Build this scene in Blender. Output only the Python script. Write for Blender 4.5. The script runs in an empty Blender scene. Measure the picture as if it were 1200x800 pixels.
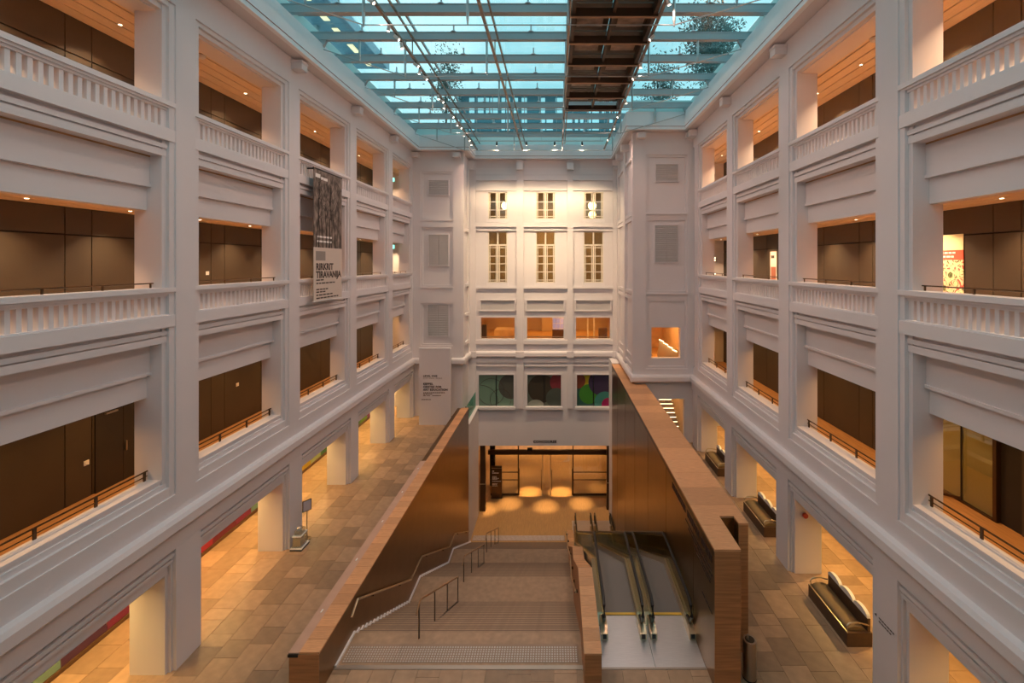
import bpy, bmesh, math, random
from mathutils import Vector, Matrix
random.seed(7)
S = bpy.context.scene
COL = S.collection
R = math.radians
F = 520.0                      # focal length in pixels of the 1200 px frame

# ------------------------------------------------------------------ camera
cam = bpy.data.cameras.new('camera'); camo = bpy.data.objects.new('camera', cam); COL.objects.link(camo)
CX, CY, CZ = 1.0, 0.0, 11.0
camo.location = (CX, CY, CZ); camo.rotation_euler = (R(90), 0, 0)
cam.sensor_width = 36; cam.lens = F/1200*36
cam.shift_x = -52/1200; cam.shift_y = -91/1200
cam.clip_start = .05; cam.clip_end = 400
S.camera = camo

# ------------------------------------------------------------------ world: dusk sky, teal with pale cloud
W = bpy.data.worlds.new('dusk_sky'); S.world = W; W.use_nodes = True
nt = W.node_tree; nt.nodes.clear()
out = nt.nodes.new('ShaderNodeOutputWorld'); bg = nt.nodes.new('ShaderNodeBackground')
tc = nt.nodes.new('ShaderNodeTexCoord'); nz = nt.nodes.new('ShaderNodeTexNoise'); rp = nt.nodes.new('ShaderNodeValToRGB')
nz.inputs['Scale'].default_value = 2.2; nz.inputs['Detail'].default_value = 5
rp.color_ramp.elements[0].position = .35; rp.color_ramp.elements[0].color = (.16, .48, .57, 1)
rp.color_ramp.elements[1].position = .68; rp.color_ramp.elements[1].color = (.66, .92, .95, 1)
nt.links.new(tc.outputs['Generated'], nz.inputs['Vector']); nt.links.new(nz.outputs['Fac'], rp.inputs['Fac'])
nt.links.new(rp.outputs['Color'], bg.inputs['Color']); nt.links.new(bg.outputs[0], out.inputs[0])
bg.inputs['Strength'].default_value = 1.5

S.view_settings.view_transform = 'Standard'; S.view_settings.look = 'None'
S.view_settings.gamma = 1; S.view_settings.use_curve_mapping = False
S.view_settings.exposure = 0.0
S.cycles.max_bounces = 8; S.cycles.diffuse_bounces = 5; S.cycles.glossy_bounces = 3
S.cycles.transparent_max_bounces = 12; S.cycles.caustics_reflective = False; S.cycles.caustics_refractive = False
S.cycles.sample_clamp_indirect = 4.0
WARM = (1, .66, .38); AMBER = (1, .50, .15); SOFT = (1, .58, .43)

# ------------------------------------------------------------------ materials
MATS = {}
def mat(name, col, rough=.6, metal=0, spec=.5, emit=None, es=0, bump=0, bscale=20, var=0, vscale=3, stretch=None, rnd=0, island=False):
    if name in MATS: return MATS[name]
    m = bpy.data.materials.new(name); m.use_nodes = True; n = m.node_tree; b = n.nodes['Principled BSDF']
    b.inputs['Base Color'].default_value = (*col, 1); b.inputs['Roughness'].default_value = rough
    b.inputs['Metallic'].default_value = metal; b.inputs['Specular IOR Level'].default_value = spec
    if emit: b.inputs['Emission Color'].default_value = (*emit, 1); b.inputs['Emission Strength'].default_value = es
    if bump or var or rnd:
        t = n.nodes.new('ShaderNodeTexCoord'); mp = n.nodes.new('ShaderNodeMapping')
        n.links.new(t.outputs['Object'], mp.inputs['Vector'])
        if stretch: mp.inputs['Scale'].default_value = stretch
        last = None
        if var:
            z = n.nodes.new('ShaderNodeTexNoise'); z.inputs['Scale'].default_value = vscale; z.inputs['Detail'].default_value = 6
            n.links.new(mp.outputs[0], z.inputs['Vector'])
            r = n.nodes.new('ShaderNodeMapRange'); r.inputs['From Min'].default_value = .3; r.inputs['From Max'].default_value = .7
            r.inputs['To Min'].default_value = 1-var; r.inputs['To Max'].default_value = 1+var
            n.links.new(z.outputs['Fac'], r.inputs['Value']); last = r.outputs[0]
        if rnd:
            if island: g = n.nodes.new('ShaderNodeNewGeometry'); o = g.outputs['Random Per Island']
            else: g = n.nodes.new('ShaderNodeObjectInfo'); o = g.outputs['Random']
            r2 = n.nodes.new('ShaderNodeMapRange'); r2.inputs['To Min'].default_value = 1-rnd; r2.inputs['To Max'].default_value = 1+rnd
            n.links.new(o, r2.inputs['Value'])
            if last:
                mu = n.nodes.new('ShaderNodeMath'); mu.operation = 'MULTIPLY'; n.links.new(last, mu.inputs[0]); n.links.new(r2.outputs[0], mu.inputs[1]); last = mu.outputs[0]
            else: last = r2.outputs[0]
        if last:
            mx = n.nodes.new('ShaderNodeVectorMath'); mx.operation = 'SCALE'; mx.inputs[0].default_value = col
            n.links.new(last, mx.inputs['Scale']); n.links.new(mx.outputs[0], b.inputs['Base Color'])
        if bump:
            z2 = n.nodes.new('ShaderNodeTexNoise'); z2.inputs['Scale'].default_value = bscale; z2.inputs['Detail'].default_value = 4
            n.links.new(mp.outputs[0], z2.inputs['Vector'])
            bp = n.nodes.new('ShaderNodeBump'); bp.inputs['Strength'].default_value = bump; bp.inputs['Distance'].default_value = .02
            n.links.new(z2.outputs['Fac'], bp.inputs['Height']); n.links.new(bp.outputs[0], b.inputs['Normal'])
    MATS[name] = m; return m
def glassmat(name, tint, fres=.12, rough=.03):
    m = bpy.data.materials.new(name); m.use_nodes = True; n = m.node_tree; n.nodes.clear()
    o = n.nodes.new('ShaderNodeOutputMaterial'); mx = n.nodes.new('ShaderNodeMixShader')
    t = n.nodes.new('ShaderNodeBsdfTransparent'); g = n.nodes.new('ShaderNodeBsdfGlossy')
    t.inputs[0].default_value = (*tint, 1); g.inputs['Roughness'].default_value = rough; g.inputs['Color'].default_value = (.9, .95, .95, 1)
    mx.inputs[0].default_value = fres
    n.links.new(t.outputs[0], mx.inputs[1]); n.links.new(g.outputs[0], mx.inputs[2]); n.links.new(mx.outputs[0], o.inputs[0])
    MATS[name] = m; return m

PAINT = mat('white_wall_paint', (.74, .69, .69), .75, bump=.06, bscale=9, var=.015, vscale=.7)
PAINT2 = mat('white_trim_paint', (.78, .73, .73), .6)
FASCIA = mat('fascia_white_metal', (.88, .90, .92), .4)
REDLINE = mat('red_brown_seam', (.28, .08, .05), .6)
PANEL = mat('dark_olive_wall_panel', (.052, .037, .022), .55, var=.08, vscale=1.2, rnd=.10)
GAP = mat('dark_joint', (.02, .014, .010), .9)
OAKCEIL = mat('pale_timber_ceiling_board', (.80, .64, .47), .55, var=.08, vscale=6, stretch=(6, .5, 6))
GFLOOR = mat('orange_timber_floor', (.48, .25, .10), .4, var=.2, vscale=5, stretch=(5, .35, 1))
STONE = mat('tan_stone_paver', (.37, .24, .145), .42, var=.12, vscale=4, rnd=.24, bump=.03)
STONES = mat('tan_stone_paver_island', (.37, .24, .145), .42, var=.12, vscale=4, rnd=.24, island=True)
JOINT = mat('stone_joint', (.30, .20, .13), .8)
STEP = mat('stone_step', (.36, .235, .145), .5, var=.14, vscale=5, rnd=.12)
NOSING = mat('steel_nosing_strip', (.50, .43, .36), .4, .9)
BRONZE = mat('bronze_wall_panel', (.25, .14, .055), .30, .92, bump=.04, bscale=3, var=.08, vscale=2)
BRONZED = mat('dark_bronze_metal', (.10, .06, .032), .35, .8)
CAPWOOD = mat('timber_cap_board', (.60, .31, .145), .5, var=.14, vscale=7, stretch=(.6, 7, 7), rnd=.16)
ENDWOOD = mat('layered_timber_end', (.40, .185, .075), .5, var=.28, vscale=3, stretch=(.25, .25, 5), rnd=.08)
STRIPM = mat('pale_pink_coping', (.52, .33, .24), .5, var=.05)
STEEL = mat('brushed_steel_plate', (.78, .76, .76), .36, .9, bump=.05, bscale=60, stretch=(1, 12, 1), var=.05)
ESTEP = mat('escalator_grey_step', (.20, .18, .165), .5, .4)
CHAMP = mat('champagne_metal', (.55, .45, .30), .3, .9)
RUBBER = mat('black_rubber', (.012, .011, .010), .4)
YELLOW = mat('yellow_comb_line', (.75, .45, .06), .5)
GLASS = glassmat('clear_roof_glass', (.86, .97, .98), .10)
GLASSB = glassmat('smoky_balustrade_glass', (.80, .80, .70), .10)
GLASSG = glassmat('green_edge_glass', (.45, .72, .62), .15)
GLASSW = glassmat('window_glass', (.9, .88, .8), .05)
BEAM = mat('teal_grey_steel_beam', (.42, .45, .47), .4, .25)
RODM = mat('grey_steel_rod', (.45, .46, .46), .3, .9)
TRACKM = mat('brown_steel_track', (.30, .23, .18), .4, .7)
GANTRY = mat('dark_brown_gantry_frame', (.075, .045, .026), .5, .2)
GANTG = mat('gantry_panel_reflection_tone', (.34, .27, .22), .3, 0, spec=.8, var=.6, vscale=2.5)  # reflections of the interior painted in as a lighter, blotchy grey-brown
LAMPG = mat('lamp_glow', (1, .9, .75), .5, emit=(1, .82, .6), es=14)
DOWNG = mat('downlight_glow', (1, .85, .6), .5, emit=(1, .74, .45), es=12)
BLACKM = mat('black_metal', (.02, .018, .017), .4, .3)
WHITEP = mat('white_plastic', (.8, .78, .75), .5)
INK = mat('dark_brown_lettering', (.045, .025, .018), .6)
WINK = mat('white_lettering', (.85, .82, .78), .6)
VENT = mat('grey_louvre', (.52, .49, .48), .6)
WROOM = mat('warm_room_wall', (.62, .47, .26), .7)
WOODF = mat('honey_timber_floor', (.50, .28, .11), .38, var=.14, vscale=5, stretch=(6, .4, 1))
WOODW = mat('pale_timber_wall', (.68, .48, .30), .45, var=.14, vscale=4, stretch=(.6, 4, .6))
DARKW = mat('dark_timber', (.12, .06, .028), .5, var=.1)
LEAF = mat('dusk_foliage', (.05, .09, .075), .8, var=.2)
BARK = mat('tree_bark', (.10, .08, .06), .9)

# ------------------------------------------------------------------ mesh helpers
class MB:
    def __init__(s): s.v = []; s.f = []
    def quad(s, a, b, c, d): i = len(s.v); s.v += [a, b, c, d]; s.f.append((i, i+1, i+2, i+3)); return s
    def poly(s, pts): i = len(s.v); s.v += list(pts); s.f.append(tuple(range(i, i+len(pts)))); return s
    def box(s, x0, x1, y0, y1, z0, z1):
        if x0 > x1: x0, x1 = x1, x0
        i = len(s.v)
        s.v += [(x0,y0,z0),(x1,y0,z0),(x1,y1,z0),(x0,y1,z0),(x0,y0,z1),(x1,y0,z1),(x1,y1,z1),(x0,y1,z1)]
        s.f += [(i,i+3,i+2,i+1),(i+4,i+5,i+6,i+7),(i,i+1,i+5,i+4),(i+1,i+2,i+6,i+5),(i+2,i+3,i+7,i+6),(i+3,i,i+4,i+7)]; return s
    def prism(s, pts, axis, a, b):
        """extrude a 2-D polygon: axis 'x' pts=(y,z); 'y' pts=(x,z); 'z' pts=(x,y)"""
        n = len(pts); i = len(s.v)
        g = {'x': lambda p, t: (t, p[0], p[1]), 'y': lambda p, t: (p[0], t, p[1]), 'z': lambda p, t: (p[0], p[1], t)}[axis]
        s.v += [g(p, a) for p in pts] + [g(p, b) for p in pts]
        s.f += [tuple(range(i, i+n)), tuple(range(i+2*n-1, i+n-1, -1))]
        s.f += [(i+k, i+(k+1) % n, i+n+(k+1) % n, i+n+k) for k in range(n)]; return s
    def tube(s, path, r, n=8, closed=False):
        P = [Vector(p) for p in path]; i0 = len(s.v); m = len(P)
        for k, p in enumerate(P):
            d = (P[min(k+1, m-1)]-P[max(k-1, 0)])
            if closed: d = P[(k+1) % m]-P[k-1]
            d.normalize()
            u = d.cross(Vector((0, 0, 1)))
            if u.length < 1e-3: u = Vector((1, 0, 0))
            u.normalize(); w = u.cross(d)
            rr = r[k] if isinstance(r, (list, tuple)) else r
            for j in range(n):
                a = 2*math.pi*(j+.5)/n; s.v.append(tuple(p+u*math.cos(a)*rr+w*math.sin(a)*rr))
        for k in range(m if closed else m-1):
            a = i0+k*n; b = i0+((k+1) % m)*n
            for j in range(n): s.f.append((a+j, a+(j+1) % n, b+(j+1) % n, b+j))
        if not closed:
            s.f.append(tuple(range(i0+n-1, i0-1, -1))); s.f.append(tuple(range(i0+(m-1)*n, i0+m*n)))
        return s
    def lathe(s, prof, c=(0, 0), n=20):
        i0 = len(s.v)
        for (r, z) in prof:
            for j in range(n):
                a = 2*math.pi*j/n; s.v.append((c[0]+r*math.cos(a), c[1]+r*math.sin(a), z))
        for k in range(len(prof)-1):
            a = i0+k*n; b = a+n
            for j in range(n): s.f.append((a+j, a+(j+1) % n, b+(j+1) % n, b+j))
        s.f.append(tuple(range(i0+n-1, i0-1, -1))); s.f.append(tuple(range(i0+(len(prof)-1)*n, i0+len(prof)*n))); return s
    def mesh(s, name, m, smooth=False):
        me = bpy.data.meshes.new(name); bm = bmesh.new()
        vs = [bm.verts.new(v) for v in s.v]
        for f in s.f:
            try: bm.faces.new([vs[k] for k in f])
            except ValueError: pass
        bmesh.ops.recalc_face_normals(bm, faces=bm.faces)
        if smooth:
            for f in bm.faces: f.smooth = True
        bm.to_mesh(me); bm.free(); me.materials.append(m)
        if smooth: me.set_sharp_from_angle(angle=R(40))
        return me
    def build(s, name, m, parent=None, smooth=False, **kw):
        return link(name, s.mesh(name, m, smooth), parent, **kw)
def link(name, me, parent=None, loc=None, label=None, kind=None, rot=None):
    o = bpy.data.objects.new(name, me); COL.objects.link(o)
    if parent: o.parent = parent
    if loc: o.location = loc
    if rot: o.rotation_euler = rot
    if label: o['label'] = label
    if kind: o['kind'] = kind
    return o
def thing(name, label, cat, loc=(0, 0, 0), rz=0, group=None):
    o = bpy.data.objects.new(name, None); COL.objects.link(o); o.location = loc; o.rotation_euler = (0, 0, rz)
    o.empty_display_size = .2
    o['label'] = label; o['category'] = cat
    if group: o['group'] = group
    return o
def tag(o, label, cat, group=None):
    o['label'] = label; o['category'] = cat
    if group: o['group'] = group
    return o
def struct(o, label=None, cat=None):
    o['kind'] = 'structure'
    if label: o['label'] = label
    if cat: o['category'] = cat
    return o
def text(name, s, size, loc, rot, m, parent, spacing=1.0, ext=.004, align='LEFT', line=1.0, bold=0):
    c = bpy.data.curves.new(name, 'FONT'); c.body = s; c.size = size; c.extrude = ext; c.space_character = spacing; c.align_x = align; c.space_line = line
    c.resolution_u = 3; c.offset = bold
    t = bpy.data.objects.new(name, c); COL.objects.link(t)
    dg = bpy.context.evaluated_depsgraph_get(); me = bpy.data.meshes.new_from_object(t.evaluated_get(dg))
    bpy.data.objects.remove(t); me.materials.clear(); me.materials.append(m)
    return link(name, me, parent, loc, rot=rot)
def spot(name, loc, target, power, col, angle=60, blend=.6, size=.06, parent=None):
    l = bpy.data.lights.new(name, 'SPOT'); l.energy = power; l.color = col; l.spot_size = R(angle); l.spot_blend = blend; l.shadow_soft_size = size
    o = bpy.data.objects.new(name, l); COL.objects.link(o); o.location = loc
    o.rotation_euler = (Vector(target)-Vector(loc)).to_track_quat('-Z', 'Y').to_euler(); return o
def disc_light(name, loc, power, col, size=.2, rot=(0, 0, 0), spread=140):
    l = bpy.data.lights.new(name, 'AREA'); l.shape = 'DISK'; l.size = size; l.energy = power; l.color = col; l.spread = R(spread)
    o = bpy.data.objects.new(name, l); COL.objects.link(o); o.location = loc; o.rotation_euler = rot; return o
def holes(mb, x0, x1, z0, z1, hs, y0, y1):
    """wall slab in the x-z plane with rectangular holes hs=(x0,x1,z0,z1)"""
    xs = sorted({x0, x1, *[h[0] for h in hs], *[h[1] for h in hs]}); zs = sorted({z0, z1, *[h[2] for h in hs], *[h[3] for h in hs]})
    xs = [x for x in xs if x0 <= x <= x1]; zs = [z for z in zs if z0 <= z <= z1]
    for j in range(len(zs)-1):
        run = None
        for i in range(len(xs)-1):
            cx, cz = (xs[i]+xs[i+1])/2, (zs[j]+zs[j+1])/2
            solid = not any(h[0] < cx < h[1] and h[2] < cz < h[3] for h in hs)
            if solid: run = xs[i] if run is None else run
            if run is not None and (not solid or i == len(xs)-2):
                mb.box(run, xs[i+1] if solid else xs[i], y0, y1, zs[j], zs[j+1]); run = None
    return mb
def px(x, Y): return CX+(x-652)*Y/F
def pz(y, Y): return CZ-(y-309)*Y/F

# ------------------------------------------------------------------ main dimensions
HW = 9.37                           # half width of the court, pilaster face
GZ, AZ, BZ, CZF = 0.0, 4.34, 9.34, 14.34   # floors
CON = -8.5                          # concourse floor
YL, YR, YB = 32.0, 27.2, 34.5       # left block face, right block face, back wall face
XB = 5.8                            # recess half width
PITCH = 5.11
SOF = 19.06
PIERS = {-1: [12.43+PITCH*k for k in range(-2, 5)], 1: [11.21+PITCH*k for k in range(-2, 4)]}
PIERS[-1][-1] = 32.25
YEND = {-1: YL, 1: YR}
COREND = {-1: 34.4, 1: 30.2}
Y0 = -4.0
SIDE = {-1: 'left', 1: 'right'}

# ------------------------------------------------------------------ side walls with galleries
baluster_me = {}
for s in (-1, 1):
    def bx(mb, d0, d1, y0, y1, z0, z1): return mb.box(s*(HW+d0), s*(HW+d1), y0, y1, z0, z1)
    ye = YEND[s]; P = PIERS[s]
    mb = MB(); bx(mb, 0, 1.0, Y0, ye+.4, 18.05, SOF+.05); bx(mb, 0, 1.0, Y0, P[0]-.5, 0, 18.05)
    wall = struct(mb.build('wall_'+SIDE[s], PAINT)); wall['label'] = 'white stepped gallery wall on the %s with three tiers of openings' % SIDE[s]
    # band course, cornice ledge, ground frieze
    mb = MB(); bx(mb, 0, .8, P[0], ye+.3, 4.19, 4.72); mb.build('band_course', PAINT, wall)
    mb = MB(); pr = [(s*(HW+.5), 3.78), (s*(HW-.16), 3.78), (s*(HW-.25), 3.86), (s*(HW-.25), 4.10), (s*(HW-.19), 4.2), (s*(HW+.5), 4.24)]
    mb.prism(pr, 'y', Y0, ye+.05); mb.build('cornice_ledge', PAINT2, wall)
    mb = MB(); bx(mb, -.077, .8, P[0], ye+.3, 3.3, 3.78); mb.build('frieze', PAINT, wall)
    for k, yc in enumerate(P):
        mb = MB()
        bx(mb, 0, .5, yc-.33, yc+.33, 4.72, 18.05)
        bx(mb, .09, .5, yc-.39, yc+.39, 4.72, 18.04)
        bx(mb, .045, .5, yc-.49, yc+.49, 4.72, 18.04)
        bx(mb, .14, .87, yc-.61, yc+.61, 4.72, 18.03)
        mb.build('pier', PAINT, wall)
        mb = MB()
        bx(mb, -.08, .6, yc-.42, yc+.42, 0, 3.34); bx(mb, .02, .7, yc-.48, yc+.48, 0, 3.2); bx(mb, .10, 1.05, yc-.56, yc+.56, 0, 3.1)
        mb.build('ground_pier', PAINT, wall)
        mb = MB(); bx(mb, -.42, .02, yc-.2, yc+.2, 18.62, 18.95); bx(mb, -.44, .02, yc-.22, yc+.22, 18.88, 18.97)
        mb.build('corbel', PAINT2, wall)
    for k in range(len(P)-1):
        y0, y1 = P[k]+.33, P[k+1]-.33
        i0, i1 = P[k]+.61, P[k+1]-.61
        y1 = min(y1, ye+.1); i1 = min(i1, ye-.1)
        # top frame of the upper opening
        mb = MB(); bx(mb, .06, .9, y0, y1, 17.92, 18.1); bx(mb, .155, 1.0, y0, y1, 17.78, 18.0); bx(mb, .3, 1.0, y0, y1, 17.74, 17.9); mb.build('head_moulding', PAINT, wall)
        for zf in (CZF, BZ):
            # balustrade: base, cap, balusters
            mb = MB(); bx(mb, .02, .45, y0, y1, zf-.04, zf+.28); bx(mb, .06, .42, y0, y1, zf+.28, zf+.31)
            bx(mb, .0, .47, y0, y1, zf+.90, zf+1.02); bx(mb, .05, .42, y0, y1, zf+.84, zf+.90); bx(mb, .1, .38, y0, y1, zf+.78, zf+.84)
            bal = mb.build('balustrade', PAINT2, wall)
            if s not in baluster_me: baluster_me[s] = MB().box(-.09, .09, -.045, .045, 0, .49).mesh('baluster', PAINT2)
            n = max(3, round((y1-y0)/.183)); 
            for q in range(n):
                yy = y0+(q+.5)*(y1-y0)/n
                link('baluster', baluster_me[s], bal, (s*(HW+.22), yy, zf+.30))
            # cornice under the base and the stepped lintel of the storey below
            mb = MB(); bx(mb, .19, .6, y0, y1, zf-.14, zf-.04); bx(mb, .10, .6, y0, y1, zf-.25, zf-.14); bx(mb, .17, .6, y0, y1, zf-.29, zf-.25); bx(mb, .12, .6, y0, y1, zf-.46, zf-.29)
            mb.build('base_cornice', PAINT, wall)
            mb = MB(); bx(mb, .46, .84, i0-.05, i1+.05, zf-1.22, zf-.44); bx(mb, .42, .84, i0-.05, i1+.05, zf-1.30, zf-1.22); mb.build('upper_lintel', PAINT, wall)
            mb = MB(); bx(mb, .54, .84, i0-.05, i1+.05, zf-1.91, zf-1.30); mb.build('lower_lintel', PAINT, wall)
        # sill of the lower gallery
        mb = MB(); bx(mb, .05, .5, y0, y1, 4.72, 4.98); bx(mb, .13, .5, y0, y1, 4.98, 5.10); bx(mb, .18, .55, y0, y1, 5.10, 5.18); bx(mb, .155, .58, y0, y1, 5.18, 5.25)
        mb.build('sill', PAINT2, wall)
        # ground opening frame
        mb = MB(); bx(mb, .05, .8, P[k]+.4, P[k+1]-.4, 2.98, 3.31); bx(mb, -.035, .8, P[k]+.41, P[k+1]-.41, 3.10, 3.19); bx(mb, .0, .8, P[k]+.41, P[k+1]-.41, 2.93, 3.02); mb.build('ground_head_moulding', PAINT, wall)
        mb = MB(); bx(mb, .075, 1.0, P[k]+.5, P[k+1]-.5, 2.68, 2.95); bx(mb, .12, 1.0, P[k]+.5, P[k+1]-.5, 2.63, 2.68); mb.build('ground_lintel', PAINT, wall)
    # gallery slabs and ceilings
    for nm, zf in (('upper', CZF), ('middle', BZ), ('lower', AZ)):
        mb = MB(); mb.box(s*(HW+.45), s*12.5, Y0, COREND[s], zf-.5, zf)
        fl = struct(mb.build('gallery_floor', GFLOOR)); fl['label'] = 'orange timber floor of the %s gallery behind the %s wall' % (nm, SIDE[s])
    for nm, zc in (('upper', 17.83), ('middle', 12.56)):
        mb = MB(); mb.box(s*(HW+.8), s*12.5, Y0, COREND[s], zc+.05, zc+.12)
        ce = struct(mb.build('gallery_ceiling', GAP)); ce['label'] = 'pale timber board ceiling of the %s gallery on the %s' % (nm, SIDE[s])
        w = .45
        for q in range(5):
            a = HW+.83+q*w
            mb = MB(); mb.box(s*a, s*(a+w-.05), Y0, COREND[s], zc, zc+.055); mb.build('board', OAKCEIL, ce)
    mb = MB(); mb.box(s*8.84, s*13.0, Y0, YEND[s]+.3, SOF+.012, SOF+.22); so = struct(mb.build('soffit', PAINT)); so['label'] = 'flat white soffit under the roof edge on the %s' % SIDE[s]
    # panelled corridor back wall
    mb = MB(); mb.box(s*12.42, s*12.7, Y0, COREND[s]+.2, -.1, 18.2)
    cw = struct(mb.build('wall_gallery_'+SIDE[s], GAP)); cw['label'] = 'dark panelled wall at the back of the %s galleries' % SIDE[s]
    segs = []
    y = P[0]-.35-PITCH
    while y < COREND[s]:
        segs += [(y, y+.7), (y+.7, y+.7+2.205), (y+.7+2.205, y+PITCH)]; y += PITCH
    pm = {}
    for (za, zb) in ((CZF, CZF+2.45), (CZF+2.47, 17.83), (BZ, BZ+2.45), (BZ+2.47, 12.56), (AZ, 7.45)):
        for (ya, yb) in segs:
            if ya < 4: continue
            yb = min(yb, COREND[s]); 
            if yb-ya < .1: continue
            if s == 1 and za == AZ and yb > 11.45 and ya < 13.45: continue
            key = (round(yb-ya, 3), round(zb-za, 3))
            if key not in pm: pm[key] = MB().box(-.02, .02, .012, yb-ya-.012, .01, zb-za-.01).mesh('panel', PANEL)
            link('panel', pm[key], cw, (s*12.40, ya, za))
    # end wall of corridor and plain ground corridor wall
    mb = MB(); mb.box(s*(HW+.6), s*12.6, COREND[s], COREND[s]+.25, -.1, 18.2); struct(mb.build('wall_corridor_end', PAINT if s < 0 else PAINT))
    mb = MB(); mb.box(s*12.34, s*12.42, Y0, COREND[s], 0.0, 4.0); struct(mb.build('wall_ground_corridor', WROOM))
    mb = MB(); mb.box(s*12.30, s*12.34, Y0, COREND[s], 0.0, .12); b = struct(mb.build('baseboard_'+SIDE[s], DARKW))

mb = MB(); mb.box(-12.6, 12.6, Y0-.2, Y0, -.1, 19.2); w = struct(mb.build('wall_front', PAINT))

# ------------------------------------------------------------------ lamps of the galleries
def downlight(x, y, z, power, col, label=None, group=None, r=.05):
    if label:
        d = thing('downlight', label, 'downlight', (x, y, z), 0, group)
        MB().lathe([(r+.02, -.012), (r+.02, 0)], n=12).build('trim_ring', WHITEP, d)
        MB().lathe([(r*.8, -.016), (r*.8, -.012)], n=12).build('lens', DOWNG, d)
    disc_light('gallery_lamp', (x, y, z-.03), power, col, .12, spread=105)
for s in (-1, 1):
    k = 0
    y = 5.0
    while y < COREND[s]-1:
        nm = SIDE[s]
        pc = 90 if s < 0 else 200
        downlight(s*11.45, y, 17.83, pc, WARM, 'small recessed downlight in the timber ceiling of the top %s gallery' % nm, 'downlights in the top %s gallery ceiling' % nm)
        downlight(s*11.55, y+.4, 12.56, 70 if s < 0 else 90, WARM, 'small recessed downlight in the ceiling of the middle %s gallery' % nm, 'downlights in the middle %s gallery ceiling' % nm)
        disc_light('gallery_lamp', (s*11.2, y, 7.5), 30, AMBER, .15)
        disc_light('corridor_lamp', (s*11.3, y+.9, 2.95), 68 if s < 0 else 48, (1, .62, .22), .15)
        y += 2.555

# ------------------------------------------------------------------ left block, right block (projecting corners)
def block(s, Y, xin, xout):
    """projecting corner block: xin = recess side, xout = court wall side"""
    nm = 'wall_block_'+SIDE[s]
    hs = []
    if s > 0: hs = [(px(764, Y), px(798, Y), pz(420, Y), pz(384, Y)), (px(773, Y), px(803, Y), 0, pz(468, Y))]
    mb = MB(); x0, x1 = sorted((xin, xout)); holes(mb, x0+(.02 if s > 0 else 0), x1-(.02 if s < 0 else 0), -.05, SOF, hs, Y+.14, Y+.5)
    sx = s*(XB+.02); mb.box(sx, sx+s*.35, Y+.5, YB+.2, CON if s > 99 else -.05, SOF)
    o = struct(mb.build(nm, PAINT)); o['label'] = 'white projecting corner block with louvre vents on the %s' % SIDE[s]
    return o
bl = block(-1, YL, -XB, -HW-.1); br = block(1, YR, XB, HW+.1)
def bmould(parent, Y, x0, x1, z0, z1, d, name='moulding', m=None): return MB().box(x0, x1, Y-d, Y+.2, z0, z1).build(name, m or PAINT, parent)
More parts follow.
